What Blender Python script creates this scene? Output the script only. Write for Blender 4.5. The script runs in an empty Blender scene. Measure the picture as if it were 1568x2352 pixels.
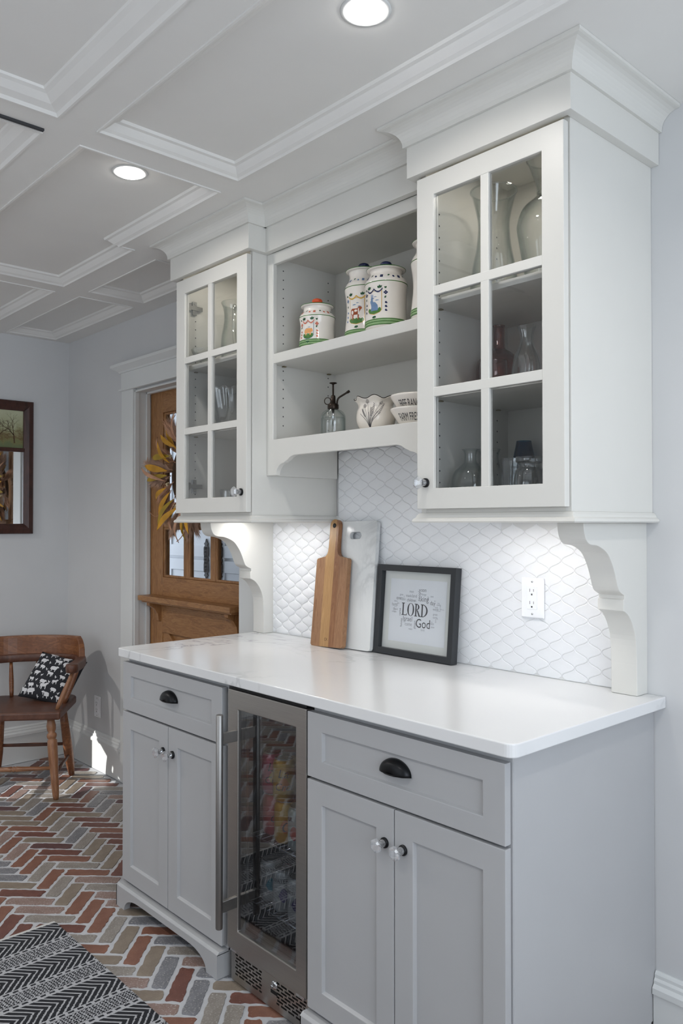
import bpy, bmesh, math, random
from mathutils import Vector, Matrix
PI = math.pi
S = bpy.context.scene
COL = S.collection
RND = random.Random(11)

# ------------------------------------------------------------------ camera
cam = bpy.data.cameras.new('camera'); cam_o = bpy.data.objects.new('camera', cam); COL.objects.link(cam_o)
cam.sensor_fit = 'VERTICAL'; cam.sensor_height = 36.0; cam.lens = 1827 / 2352 * 36
cam_o.location = (0.9475, -2.0, 1.36)
_th = math.atan(1675 / 1827); _p = math.atan(25 / 1827)
FW = Vector((-math.cos(_th) * math.cos(_p), math.sin(_th) * math.cos(_p), math.sin(_p)))
cam_o.rotation_euler = FW.to_track_quat('-Z', 'Y').to_euler()
cam.clip_start = 0.05
S.camera = cam_o
# ------------------------------------------------------------------ world, sun, windows' daylight, exposure
S.view_settings.view_transform = 'Standard'; S.view_settings.look = 'None'
S.view_settings.gamma = 1.0; S.view_settings.exposure = -0.18
try: S.view_settings.use_curve_mapping = False
except Exception: pass
S.cycles.transparent_max_bounces = 32; S.cycles.max_bounces = 10; S.cycles.diffuse_bounces = 5
S.cycles.sample_clamp_indirect = 6.0
S.cycles.caustics_refractive = False; S.cycles.caustics_reflective = False
W = bpy.data.worlds.new('world'); S.world = W; W.use_nodes = True
W.node_tree.nodes['Background'].inputs[0].default_value = (0.80, 0.89, 1.0, 1)
W.node_tree.nodes['Background'].inputs[1].default_value = 1.0

def area(name, loc, target, sx, sy, power, color, spread=180):
    l = bpy.data.lights.new(name, 'AREA'); l.shape = 'RECTANGLE'; l.size = sx; l.size_y = sy
    l.energy = power; l.color = color; l.spread = math.radians(spread)
    o = bpy.data.objects.new(name, l); COL.objects.link(o); o.location = loc
    o.rotation_euler = (Vector(target) - Vector(loc)).to_track_quat('-Z', 'Y').to_euler()
    return o
def sunlamp():
    l = bpy.data.lights.new('sunlight', 'SUN'); l.energy = 8.0; l.angle = 0.009; l.color = (1.0, 0.97, 0.93)
    o = bpy.data.objects.new('sunlight', l); COL.objects.link(o)
    o.rotation_euler = Vector((0.90, 1.0, -0.55)).to_track_quat('-Z', 'Y').to_euler()
sunlamp()
DAY = (0.88, 0.935, 1.0)
area('daylight_side_window', (2.44, -1.6, 1.45), (0.5, -1.3, 1.55), 2.1, 1.5, 48, (0.80, 0.89, 1.0))
area('daylight_front_window', (0.55, -4.14, 1.5), (0.2, -1.5, 1.7), 1.9, 1.3, 5, DAY)
area('fill_front_left', (-1.45, -4.14, 1.5), (-2.3, -1.0, 1.5), 1.4, 1.3, 13, DAY)  # added fill for the dark left walls and base fronts
area('fill_hall', (-4.4, 0.5, 1.5), (-2.6, 0.7, 1.2), 0.9, 1.6, 14, (0.80, 0.88, 1.0))  # added lamp to brighten the hall; no window stands there

# ------------------------------------------------------------------ helpers: objects
def link(o, parent=None):
    COL.objects.link(o)
    if parent is not None: o.parent = parent
    return o
def tag(o, label=None, cat=None, group=None, kind=None):
    if label: o['label'] = label
    if cat: o['category'] = cat
    if group: o['group'] = group
    if kind: o['kind'] = kind
    return o
def thing(name, label, cat, loc=(0, 0, 0), rz=0, group=None):
    o = bpy.data.objects.new(name, None); o.empty_display_size = 0.05
    link(o); o.location = loc; o.rotation_euler = (0, 0, rz)
    return tag(o, label, cat, group)
def copy_tree(o, parent=None):
    c = o.copy(); COL.objects.link(c); c.parent = parent
    for ch in list(o.children): copy_tree(ch, c)
    return c

class MB:
    def __init__(s): s.v = []; s.f = []; s.sm = []
    def add(s, vs, fs, smooth=False):
        b = len(s.v); s.v += [tuple(v) for v in vs]
        s.f += [tuple(i + b for i in f) for f in fs]; s.sm += [smooth] * len(fs); return s
    def box(s, x0, x1, y0, y1, z0, z1):
        x0, x1 = min(x0, x1), max(x0, x1); y0, y1 = min(y0, y1), max(y0, y1); z0, z1 = min(z0, z1), max(z0, z1)
        return s.add([(x0,y0,z0),(x1,y0,z0),(x1,y1,z0),(x0,y1,z0),(x0,y0,z1),(x1,y0,z1),(x1,y1,z1),(x0,y1,z1)],
                     [(0,3,2,1),(4,5,6,7),(0,1,5,4),(1,2,6,5),(2,3,7,6),(3,0,4,7)])
    def prism(s, poly, a0, a1, axis='y', smooth=False):
        n = len(poly)
        m = {'y': lambda p, a: (p[0], a, p[1]), 'x': lambda p, a: (a, p[0], p[1]), 'z': lambda p, a: (p[0], p[1], a)}[axis]
        s.add([m(p, a0) for p in poly] + [m(p, a1) for p in poly], [(i, (i+1) % n, n+(i+1) % n, n+i) for i in range(n)], smooth)
        s.add([m(p, a0) for p in poly], [tuple(range(n))[::-1]]); s.add([m(p, a1) for p in poly], [tuple(range(n))])
        return s
    def ring(s, x0, x1, z0, z1, wl, wr, wb, wt, y0, y1, bev=0.0, slope=0.0):
        # picture-frame ring in the xz plane, front at y0 (towards the room), back at y1
        o = [(x0, z0), (x1, z0), (x1, z1), (x0, z1)]
        i = [(x0+wl, z0+wb), (x1-wr, z0+wb), (x1-wr, z1-wt), (x0+wl, z1-wt)]
        v = [(p[0], y0, p[1]) for p in o] + [(p[0], y0, p[1]) for p in i] + [(p[0], y1, p[1]) for p in o] + [(p[0]+slope*sx, y1, p[1]+slope*sz) for p, sx, sz in zip(i, (1, -1, -1, 1), (1, 1, -1, -1))]
        f = []
        for k in range(4):
            l = (k+1) % 4
            f += [(k, l, 4+l, 4+k), (8+k, 12+k, 12+l, 8+l), (k, 8+k, 8+l, l), (4+k, 4+l, 12+l, 12+k)]
        return s.add(v, f)
    def lathe(s, prof, seg=32, c=(0, 0, 0), smooth=True, wob=None):
        vs, fs = [], []
        n = len(prof)
        for k in range(seg):
            a = 2*PI*k/seg; ca, sa = math.cos(a), math.sin(a)
            for j, (r, z) in enumerate(prof):
                rr, zz = (r, z) if wob is None else wob(a, r, z, j)
                vs.append((c[0]+rr*ca, c[1]+rr*sa, c[2]+zz))
        for k in range(seg):
            l = (k+1) % seg
            for j in range(n-1): fs.append((k*n+j, l*n+j, l*n+j+1, k*n+j+1))
        s.add(vs, fs, smooth)
        if prof[0][0] > 1e-5: s.add([vs[k*n] for k in range(seg)], [tuple(range(seg))[::-1]])
        if prof[-1][0] > 1e-5: s.add([vs[k*n+n-1] for k in range(seg)], [tuple(range(seg))])
        return s
    def tube(s, pts, r, seg=10, smooth=True, flat=1.0, cap=True):
        P = [Vector(p) for p in pts]; n = len(P)
        rs = r if isinstance(r, (list, tuple)) else [r]*n
        vs, fs = [], []; up = None
        for k in range(n):
            t = (P[min(k+1, n-1)] - P[max(k-1, 0)]).normalized()
            if up is None:
                up = Vector((0, 0, 1)) if abs(t.z) < 0.9 else Vector((1, 0, 0))
            side = t.cross(up).normalized(); up = side.cross(t).normalized()
            for j in range(seg):
                a = 2*PI*j/seg
                vs.append(P[k] + side*math.cos(a)*rs[k] + up*math.sin(a)*rs[k]*flat)
        for k in range(n-1):
            for j in range(seg):
                l = (j+1) % seg; fs.append((k*seg+j, k*seg+l, (k+1)*seg+l, (k+1)*seg+j))
        s.add(vs, fs, smooth)
        if cap:
            s.add(vs[:seg], [tuple(range(seg))[::-1]]); s.add(vs[-seg:], [tuple(range(seg))])
        return s
    def sweep(s, path, prof, closed=False, fmap=None, smooth=False, cap=True):
        # path: 2D points, profile (out, h); out is to the right of the travel direction
        fmap = fmap or (lambda x, y, h: (x, y, h))
        n = len(path); m = len(prof); vs = []
        for k in range(n):
            p = Vector(path[k])
            d0 = (p - Vector(path[k-1])) if (k > 0 or closed) else None
            d1 = (Vector(path[(k+1) % n]) - p) if (k < n-1 or closed) else None
            d0 = (d0 or d1).normalized(); d1 = (d1 or d0).normalized()
            n0 = Vector((d0.y, -d0.x)); n1 = Vector((d1.y, -d1.x))
            b = (n0+n1).normalized(); b = b / max(0.2, b.dot(n0))
            for (o, h) in prof: q = p + b*o; vs.append(fmap(q.x, q.y, h))
        fs = []
        for k in range(n if closed else n-1):
            l = (k+1) % n
            for j in range(m): fs.append((k*m+j, l*m+j, l*m+(j+1) % m, k*m+(j+1) % m))
        s.add(vs, fs, smooth)
        if not closed and cap: s.add(vs[:m], [tuple(range(m))]); s.add(vs[-m:], [tuple(range(m))[::-1]])
        return s
    def poly(s, pts): return s.add(pts, [tuple(range(len(pts)))])
    def mesh(s, name, mat=None):
        me = bpy.data.meshes.new(name); me.from_pydata(s.v, [], s.f)
        me.polygons.foreach_set('use_smooth', s.sm); me.update()
        bm = bmesh.new(); bm.from_mesh(me); bmesh.ops.remove_doubles(bm, verts=bm.verts, dist=1e-6)
        bmesh.ops.recalc_face_normals(bm, faces=bm.faces); bm.to_mesh(me); bm.free()
        if mat: me.materials.append(mat)
        return me
    def build(s, name, mat, parent=None, bevel=0, seg=2, sub=0, ang=None):
        o = bpy.data.objects.new(name, s.mesh(name, mat)); link(o, parent)
        if bevel:
            b = o.modifiers.new('bevel', 'BEVEL'); b.width = bevel; b.segments = seg; b.limit_method = 'ANGLE'; b.angle_limit = math.radians(35)
        if sub:
            u = o.modifiers.new('sub', 'SUBSURF'); u.levels = sub; u.render_levels = sub
        return o
def flat_decal(mb, poly):
    mb.poly(poly)

def spline(pts, sub=5):
    out = []
    n = len(pts)
    for i in range(n-1):
        p0 = pts[max(i-1, 0)]; p1 = pts[i]; p2 = pts[i+1]; p3 = pts[min(i+2, n-1)]
        for k in range(sub):
            t = k/sub
            out.append(tuple(0.5*((2*b) + (-a+c)*t + (2*a-5*b+4*c-d)*t*t + (-a+3*b-3*c+d)*t**3) for a, b, c, d in zip(p0, p1, p2, p3)))
    out.append(tuple(pts[-1])); return out

def text_mesh(txt, size=1.0):
    cu = bpy.data.curves.new('lettering', 'FONT'); cu.body = txt; cu.size = size; cu.resolution_u = 3
    o = bpy.data.objects.new('lettering', cu); COL.objects.link(o)
    bpy.context.view_layer.update()
    dg = bpy.context.evaluated_depsgraph_get()
    me = bpy.data.meshes.new_from_object(o.evaluated_get(dg))
    vs = [tuple(v.co) for v in me.vertices]; fs = [tuple(p.vertices) for p in me.polygons]
    bpy.data.objects.remove(o); bpy.data.curves.remove(cu); bpy.data.meshes.remove(me)
    return vs, fs

# ------------------------------------------------------------------ helpers: materials
class NX:                                           # tiny node-expression wrapper
    def __init__(s, nt, sock): s.nt = nt; s.k = sock
    def _op(s, op, b=None, c=None, rev=False):
        n = s.nt.nodes.new('ShaderNodeMath'); n.operation = op
        ins = [s, b, c] if not rev else [b, s, c]
        for i, x in enumerate(ins):
            if x is None: continue
            if isinstance(x, NX): s.nt.links.new(x.k, n.inputs[i])
            else: n.inputs[i].default_value = x
        return NX(s.nt, n.outputs[0])
    def __add__(s, b): return s._op('ADD', b)
    def __sub__(s, b): return s._op('SUBTRACT', b)
    def __mul__(s, b): return s._op('MULTIPLY', b)
    def __truediv__(s, b): return s._op('DIVIDE', b)
    def frac(s): return s._op('FRACT')
    def floor(s): return s._op('FLOOR')
    def abs(s): return s._op('ABSOLUTE')
    def lt(s, b): return s._op('LESS_THAN', b)
    def gt(s, b): return s._op('GREATER_THAN', b)
    def max(s, b): return s._op('MAXIMUM', b)
    def min(s, b): return s._op('MINIMUM', b)

def new_mat(name):
    m = bpy.data.materials.new(name); m.use_nodes = True
    nt = m.node_tree; b = nt.nodes['Principled BSDF']
    return m, nt, b
def coords(nt, scale=(1, 1, 1), kind='Object', rot=(0, 0, 0)):
    t = nt.nodes.new('ShaderNodeTexCoord'); mp = nt.nodes.new('ShaderNodeMapping')
    mp.inputs['Scale'].default_value = scale; mp.inputs['Rotation'].default_value = rot
    nt.links.new(t.outputs[kind], mp.inputs[0]); return mp.outputs[0]
def noise(nt, vec, scale, detail=4, rough=0.5, dist=0):
    n = nt.nodes.new('ShaderNodeTexNoise'); n.inputs['Scale'].default_value = scale; n.inputs['Detail'].default_value = detail
    n.inputs['Roughness'].default_value = rough; n.inputs['Distortion'].default_value = dist
    nt.links.new(vec, n.inputs['Vector']); return n.outputs['Fac']
def ramp(nt, fac, stops):
    r = nt.nodes.new('ShaderNodeValToRGB'); e = r.color_ramp.elements
    while len(e) < len(stops): e.new(0.5)
    for i, (p, c) in enumerate(stops): e[i].position = p; e[i].color = (*c[:3], 1)
    nt.links.new(fac, r.inputs[0]); return r.outputs[0]
def bump(nt, b, h, strength, dist=0.001):
    n = nt.nodes.new('ShaderNodeBump'); n.inputs['Strength'].default_value = strength; n.inputs['Distance'].default_value = dist
    nt.links.new(h, n.inputs['Height']); nt.links.new(n.outputs[0], b.inputs['Normal'])
def col(h):                                          # sRGB hex -> linear
    h = h.lstrip('#'); r = [int(h[i:i+2], 16)/255 for i in (0, 2, 4)]
    return tuple(c/12.92 if c <= 0.04045 else ((c+0.055)/1.055)**2.4 for c in r)
def shade(c, k): return tuple(min(1, x*k) for x in c)
def mat(name, c, rough=0.5, metal=0.0, var=0.03, nscale=6, bstr=0.0, bscale=200, spec=None, coat=0, emit=None):
    m, nt, b = new_mat(name)
    v = coords(nt); f = noise(nt, v, nscale, 3)
    nt.links.new(ramp(nt, f, [(0.3, shade(c, 1-var)), (0.7, shade(c, 1+var))]), b.inputs['Base Color'])
    b.inputs['Roughness'].default_value = rough; b.inputs['Metallic'].default_value = metal
    if spec is not None: b.inputs['Specular IOR Level'].default_value = spec
    if coat: b.inputs['Coat Weight'].default_value = coat; b.inputs['Coat Roughness'].default_value = 0.1
    if bstr: bump(nt, b, noise(nt, v, bscale, 2), bstr)
    if emit: b.inputs['Emission Color'].default_value = (*c[:3], 1); b.inputs['Emission Strength'].default_value = emit
    return m
def wood(name, c1, c2, c3, stretch=(1, 1, 1), scale=6, rough=0.45, bstr=0.15, ring=10.0):
    m, nt, b = new_mat(name)
    v = coords(nt, stretch)
    n1 = noise(nt, v, scale, 6, 0.6, 1.2); n2 = noise(nt, v, scale*7, 3, 0.6, 0.3)
    w = (NX(nt, n1)*ring).frac()
    w = (w - 0.5).abs()*2
    mixv = NX(nt, n1)*0.45 + w*0.2 + NX(nt, n2)*0.35
    nt.links.new(ramp(nt, mixv.k, [(0.2, c1), (0.48, c2), (0.8, c3)]), b.inputs['Base Color'])
    b.inputs['Roughness'].default_value = rough
    bump(nt, b, n2, bstr, 0.0006); return m
def glass_thin(name, tint=(0.97, 0.98, 0.98), edge=None, refl=1.0, ior=1.5, base=0.0, rough=0.0):
    # clear sheet or blown glass: lets light straight through, mirrors by Fresnel
    m = bpy.data.materials.new(name); m.use_nodes = True; nt = m.node_tree; nt.nodes.clear()
    out = nt.nodes.new('ShaderNodeOutputMaterial'); mx = nt.nodes.new('ShaderNodeMixShader')
    tr = nt.nodes.new('ShaderNodeBsdfTransparent'); gl = nt.nodes.new('ShaderNodeBsdfGlossy')
    gl.inputs['Roughness'].default_value = rough
    lf = nt.nodes.new('ShaderNodeLayerWeight'); lf.inputs[0].default_value = 0.5
    fac = ((NX(nt, lf.outputs['Facing'])._op('POWER', 5.0)*0.95 + 0.043)*refl + base).min(1.0)   # Schlick, same from both sides
    if edge:
        lw = nt.nodes.new('ShaderNodeLayerWeight'); lw.inputs[0].default_value = 0.35
        nt.links.new(ramp(nt, lw.outputs['Facing'], [(0.15, tint), (0.95, edge)]), tr.inputs[0])
    else:
        n = noise(nt, coords(nt), 3, 2)
        nt.links.new(ramp(nt, n, [(0.3, shade(tint, 0.995)), (0.7, tint)]), tr.inputs[0])
    nt.links.new(fac.k, mx.inputs[0]); nt.links.new(tr.outputs[0], mx.inputs[1]); nt.links.new(gl.outputs[0], mx.inputs[2])
    nt.links.new(mx.outputs[0], out.inputs[0]); return m
def emission(name, c, strength):
    m = bpy.data.materials.new(name); m.use_nodes = True; nt = m.node_tree; nt.nodes.clear()
    out = nt.nodes.new('ShaderNodeOutputMaterial'); e = nt.nodes.new('ShaderNodeEmission')
    e.inputs[0].default_value = (*c, 1); e.inputs[1].default_value = strength
    nt.links.new(e.outputs[0], out.inputs[0]); return m

M = {}
M['upper'] = mat('upper_cabinet_paint', col('#D6D5D0'), 0.38, var=0.01)
M['inner'] = mat('cabinet_interior_paint', col('#D3D1CB'), 0.45, var=0.01)
M['base'] = mat('base_cabinet_paint', col('#ADAEB0'), 0.4, var=0.012)
M['wall'] = mat('wall_paint', col('#CFD0D1'), 0.7, var=0.012, bstr=0.03, bscale=350)
M['trimw'] = mat('white_trim_paint', col('#DCDEDD'), 0.4, var=0.01)
M['ceil'] = mat('ceiling_paint', col('#E3E2DF'), 0.6, var=0.012, bstr=0.02, bscale=250)
M['black'] = mat('matte_black_metal', col('#17181B'), 0.38, 0.6, var=0.08)
M['iron'] = mat('black_iron', col('#22242A'), 0.55, 0.5, var=0.15, bstr=0.3, bscale=90)
M['dark'] = mat('dark_plastic', col('#0E0F12'), 0.5, var=0.1)
M['hole'] = mat('hole_shadow', col('#3A3B3E'), 0.8, var=0.05)  # shade inside holes and slots, put into the colour
M['chrome'] = mat('polished_steel', col('#C9CBCE'), 0.18, 1.0)
M['pin'] = mat('brass_shelf_pin', col('#8F8465'), 0.35, 0.9)
M['pane'] = glass_thin('window_pane_glass', (0.985, 0.99, 0.99))
M['cabpane'] = glass_thin('cabinet_pane_glass', (0.965, 0.972, 0.975), refl=1.1)
M['vase'] = glass_thin('clear_blown_glass', (0.985, 0.992, 0.99), (0.62, 0.69, 0.68), refl=1.6)
M['crystal'] = glass_thin('cut_crystal', (0.975, 0.985, 0.985), (0.60, 0.65, 0.67), refl=2.6)
M['amber'] = glass_thin('amber_pink_glass', (0.80, 0.55, 0.50), (0.42, 0.2, 0.17), refl=1.2)
M['blueglass'] = glass_thin('blue_glass', (0.22, 0.50, 0.66), (0.05, 0.22, 0.36), refl=0.8)
M['liquid'] = glass_thin('water_in_bottle', (0.975, 0.985, 0.98), (0.85, 0.90, 0.90), refl=0.8)
def knob_glass():
    m = glass_thin('pressed_glass_knob', (0.97, 0.98, 0.99), (0.75, 0.78, 0.82), refl=4.0, base=0.08)
    nt = m.node_tree; out = [n for n in nt.nodes if n.type == 'OUTPUT_MATERIAL'][0]; src = out.inputs[0].links[0].from_socket
    d = nt.nodes.new('ShaderNodeBsdfDiffuse'); d.inputs[0].default_value = (0.93, 0.95, 0.98, 1); mx = nt.nodes.new('ShaderNodeMixShader'); mx.inputs[0].default_value = 0.13
    nt.links.new(src, mx.inputs[1]); nt.links.new(d.outputs[0], mx.inputs[2]); nt.links.new(mx.outputs[0], out.inputs[0]); return m
M['knob'] = knob_glass()
def stainless():
    m, nt, b = new_mat('brushed_stainless')
    v = coords(nt, (1, 1, 60)); n = noise(nt, v, 9, 4, 0.6)
    nt.links.new(ramp(nt, n, [(0.3, col('#A5A29E')), (0.7, col('#ADAAA6'))]), b.inputs['Base Color'])
    b.inputs['Metallic'].default_value = 1.0; b.inputs['Roughness'].default_value = 0.34
    b.inputs['Anisotropic'].default_value = 0.4; return m
M['steel'] = stainless()
M['satin'] = mat('satin_steel', col('#9A9896'), 0.42, 1.0, var=0.02)
def quartz(name, base, vein, scale=2.2, thin=0.018, soft=0.25):
    m, nt, b = new_mat(name)
    v = coords(nt, (1, 1.3, 1)); a = noise(nt, v, scale, 6, 0.55, 0.8); c = noise(nt, v, scale*0.45, 2, 0.5, 0.3)
    line = (NX(nt, a) - 0.5).abs(); near = line.lt(thin)*1.0
    f = (line*(-1.0/thin) + 1.0).max(0.0)
    gate = ((NX(nt, c) - 0.47)*9.0).max(0.0).min(1.0)
    cloud = ((NX(nt, a) - 0.5).abs()*(-6.0) + 1.0).max(0.0)*gate*0.22
    k = (f*gate*0.6 + cloud*0.6).min(1.0)
    nt.links.new(ramp(nt, k.k, [(0.0, base), (1.0, vein)]), b.inputs['Base Color'])
    b.inputs['Roughness'].default_value = 0.17; b.inputs['Specular IOR Level'].default_value = 0.5
    return m
M['quartz'] = quartz('veined_white_quartz', col('#DEDFE0'), col('#A2A4A7'))
M['marble'] = quartz('grey_white_marble', col('#DADCDC'), col('#B9BCBD'), 5.0, 0.05)
M['tile'] = mat('white_glazed_ceramic', col('#EAECEF'), 0.1, var=0.012, nscale=30, bstr=0.05, bscale=25)
M['grout'] = mat('white_grout', col('#D9DADB'), 0.8, bstr=0.1)
M['plate'] = mat('white_plastic', col('#EEF0F3'), 0.3)
M['oak'] = wood('quartersawn_oak', col('#6E4A2B'), col('#976A41'), col('#B38959'), (6, 6, 1), 5, 0.42, ring=6)
M['oakh'] = wood('quartersawn_oak_rail', col('#6E4A2B'), col('#976A41'), col('#B38959'), (1, 6, 7), 5, 0.42, ring=6)
M['chairw'] = wood('old_chair_wood', col('#54321F'), col('#7B4E32'), col('#9A6945'), (2, 2, 5), 4, 0.35, ring=5)
M['chairs'] = wood('worn_seat_wood', col('#3C261E'), col('#5B3B2E'), col('#775240'), (1, 5, 1), 5, 0.4, ring=5)
M['chairl'] = wood('sunlit_front_wood', col('#6A4630'), col('#916548'), col('#B08663'), (4, 4, 1), 5, 0.38, ring=4)  # paler front wood: bleaching, with sunlight on it put into the colour
M['mahog'] = wood('dark_mahogany', col('#24130F'), col('#3C211A'), col('#4E2D24'), (4, 4, 1), 4, 0.3, ring=4)
M['mirror'] = mat('mirror_silver', (0.9, 0.92, 0.93), 0.02, 1.0, var=0.0)
M['cream'] = mat('cream_glazed_pottery', col('#ECE6DE'), 0.12, var=0.02, nscale=20)
M['ruffle'] = mat('ivory_pottery', col('#E6DFD5'), 0.14, var=0.03, nscale=20)
M['green'] = mat('green_glaze', col('#4C7A3C'), 0.2, var=0.1, nscale=60)
M['lgreen'] = mat('light_green_glaze', col('#8DB07A'), 0.2, var=0.1, nscale=60)
M['dgreen'] = mat('dark_green_glaze', col('#22512F'), 0.2, var=0.1)
M['navy'] = mat('navy_glaze', col('#1B2550'), 0.15, var=0.1)
M['blue'] = mat('grey_blue_glaze', col('#6C86A8'), 0.2, var=0.15, nscale=80)
M['orange'] = mat('orange_glaze', col('#D8562F'), 0.2, var=0.05)
M['coral'] = mat('coral_glaze', col('#C9684E'), 0.2, var=0.1)
M['yellow'] = mat('yellow_glaze', col('#D8A93A'), 0.2, var=0.08)
M['pig'] = mat('tan_glaze', col('#E3A367'), 0.2, var=0.1, nscale=80)
M['brown'] = mat('brown_glaze', col('#9A4A22'), 0.2, var=0.15, nscale=80)
M['ink'] = mat('black_ink', col('#33343A'), 0.6)
M['ink2'] = mat('grey_ink', col('#6E7178'), 0.6)
M['ink3'] = mat('pale_grey_ink', col('#9B9EA6'), 0.6)
M['paper'] = mat('print_paper', col('#DFE2E8'), 0.7, var=0.005)
M['matboard'] = mat('mat_board', col('#D6D8D6'), 0.7, var=0.008)
M['framepaint'] = mat('black_frame_paint', col('#25282C'), 0.35, var=0.05)
M['bronze'] = mat('dark_bronze', col('#3A322C'), 0.32, 0.9, var=0.2, nscale=40)
M['leaf'] = mat('dried_yellow_leaf', col('#C8921F'), 0.6, var=0.25, nscale=18)
M['leaf2'] = mat('dried_olive_leaf', col('#A88A22'), 0.6, var=0.2, nscale=18)
M['husk'] = mat('dried_pink_husk', col('#BC8E70'), 0.6, var=0.2, nscale=25)
M['plume'] = mat('dried_brown_plume', col('#AC8B76'), 0.8, var=0.25, nscale=30)
M['seed'] = mat('dried_seed', col('#9A7440'), 0.8, var=0.3, nscale=60)
M['flower'] = mat('dried_cream_flower', col('#D8C6A2'), 0.8, var=0.1, nscale=60)
M['twig'] = mat('twig_bark', col('#4F3B2A'), 0.8, var=0.2, nscale=40)
M['pillow'] = mat('charcoal_cotton', col('#26282E'), 0.9, var=0.08, nscale=80, bstr=0.3, bscale=500)
M['pwhite'] = mat('white_print', col('#D9DADD'), 0.9, var=0.04)
M['lens'] = emission('lamp_lens_glow', (1.0, 0.97, 0.93), 30.0)
M['led'] = emission('led_strip_glow', (1.0, 0.96, 0.9), 6.0)

# ------------------------------------------------------------------ the room shell
H = 2.43; XL, XR, YF = -3.64, 2.5, -4.2
DX0, DX1, DZ = -2.805, -1.86, 2.045          # doorway in the back wall
def structure(o): o['kind'] = 'structure'; return o
w = MB(); w.box(XL-0.12, DX0, 0, 0.13, -0.02, H+0.06); w.box(DX1, XR+0.12, 0, 0.13, -0.02, H+0.06); w.box(DX0, DX1, 0, 0.13, DZ, H+0.06)
structure(w.build('wall_back', M['wall']))
SY0, SY1, SZ0, SZ1 = -1.36, -0.43, 0.21, 0.56 # low window added out of view in the left wall to cast a sun patch
w = MB(); w.box(XL-0.12, XL, YF-0.12, SY0, -0.02, H+0.06); w.box(XL-0.12, XL, SY1, 0, -0.02, H+0.06)
w.box(XL-0.12, XL, SY0, SY1, -0.02, SZ0); w.box(XL-0.12, XL, SY0, SY1, SZ1, H+0.06)
structure(w.build('wall_left', M['wall']))
WY0, WY1, WZ0, WZ1 = -2.7, -0.5, 0.65, 2.2    # window in the right-hand wall
w = MB()
w.box(XR, XR+0.12, YF-0.12, WY0, -0.02, H+0.06); w.box(XR, XR+0.12, WY1, 0, -0.02, H+0.06)
w.box(XR, XR+0.12, WY0, WY1, -0.02, WZ0); w.box(XR, XR+0.12, WY0, WY1, WZ1, H+0.06)
structure(w.build('wall_right', M['wall']))
FX0, FX1, FZ0, FZ1 = -0.45, 1.55, 0.8, 2.2    # window in the front wall, behind the camera
w = MB()
GX0, GX1 = -2.2, -0.7
w.box(XL, GX0, YF-0.12, YF, -0.02, H+0.06); w.box(GX1, FX0, YF-0.12, YF, -0.02, H+0.06)
w.box(GX0, GX1, YF-0.12, YF, -0.02, FZ0); w.box(GX0, GX1, YF-0.12, YF, FZ1, H+0.06)
w.box(FX1, XR, YF-0.12, YF, -0.02, H+0.06)
w.box(FX0, FX1, YF-0.12, YF, -0.02, FZ0); w.box(FX0, FX1, YF-0.12, YF, FZ1, H+0.06)
structure(w.build('wall_front', M['wall']))
def window(name, x0, x1, z0, z1, y, nx, nz, swap=False, pane=True):
    f = MB(); f.ring(x0, x1, z0, z1, 0.05, 0.05, 0.05, 0.05, y-0.03, y+0.03)
    o = f.build(name, M['trimw']); structure(o)
    if swap: o.rotation_euler = (0, 0, PI/2)
    for k in range(1, nx):
        b = MB(); xx = x0+(x1-x0)*k/nx; b.box(xx-0.015, xx+0.015, y-0.02, y+0.02, z0+0.05, z1-0.05); b.build('mullion', M['trimw'], o)
    for k in range(1, nz):
        b = MB(); zz = z0+(z1-z0)*k/nz; b.box(x0+0.05, x1-0.05, y-0.018, y+0.018, zz-0.015, zz+0.015); b.build('mullion', M['trimw'], o)
    if pane:
        b = MB(); b.box(x0+0.05, x1-0.05, y-0.003, y+0.003, z0+0.05, z1-0.05); b.build('window_pane', M['pane'], o)
    return o
window('window_1', WY0, WY1, WZ0, WZ1, -(XR+0.08), 3, 2, swap=True)
window('window_2', FX0, FX1, FZ0, FZ1, YF-0.08, 3, 2)
window('added_window_front', GX0, GX1, FZ0, FZ1, YF-0.08, 3, 2)  # unseen window, added to brighten the left side of the room
window('added_window_low', SY0, SY1, SZ0, SZ1, -(XL-0.09), 1, 1, swap=True)
# floor slab of grey mortar; the bricks are laid in it
w = MB(); w.box(XL, XR, YF, 0.0, -0.05, -0.0025); w.box(DX0, DX1, 0, 0.13, -0.05, -0.0025)
M['mortar'] = mat('grey_mortar', col('#B6B8BC'), 0.85, var=0.06, nscale=40, bstr=0.4, bscale=120)
floor = structure(w.build('floor', M['mortar']))

# ceiling: beams at H, panels recessed
PZ = H + 0.032
panels = [   # polygons of the recessed fields (x, y)
    [(-1.095, -1.035), (0.34, -1.035), (0.34, -0.565), (-1.095, -0.565)],
    [(-2.545, -1.035), (-1.20, -1.035), (-1.20, -0.56), (-1.885, -0.56), (-1.885, -0.50), (-2.545, -0.50)],
    [(-1.095, -2.0), (0.34, -2.0), (0.34, -1.14), (-1.095, -1.14)],
    [(-2.545, -2.0), (-1.20, -2.0), (-1.20, -1.14), (-2.545, -1.14)],
    [(-3.585, -1.035), (-2.645, -1.035), (-2.645, -0.50), (-3.585, -0.50)],
    [(-3.585, -0.385), (-2.645, -0.385), (-2.645, -0.10), (-3.585, -0.10)],
    [(-2.545, -0.385), (-1.93, -0.385), (-1.93, -0.10), (-2.545, -0.10)],
    [(-3.585, -2.0), (-2.645, -2.0), (-2.645, -1.14), (-3.585, -1.14)],
]
w = MB(); w.box(XL-0.12, XR+0.12, YF-0.12, 0.13, PZ, PZ+0.05)
xs = sorted({XL, XR} | {p[0] for q in panels for p in q}); ys = sorted({YF, 0.0} | {p[1] for q in panels for p in q})
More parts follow.
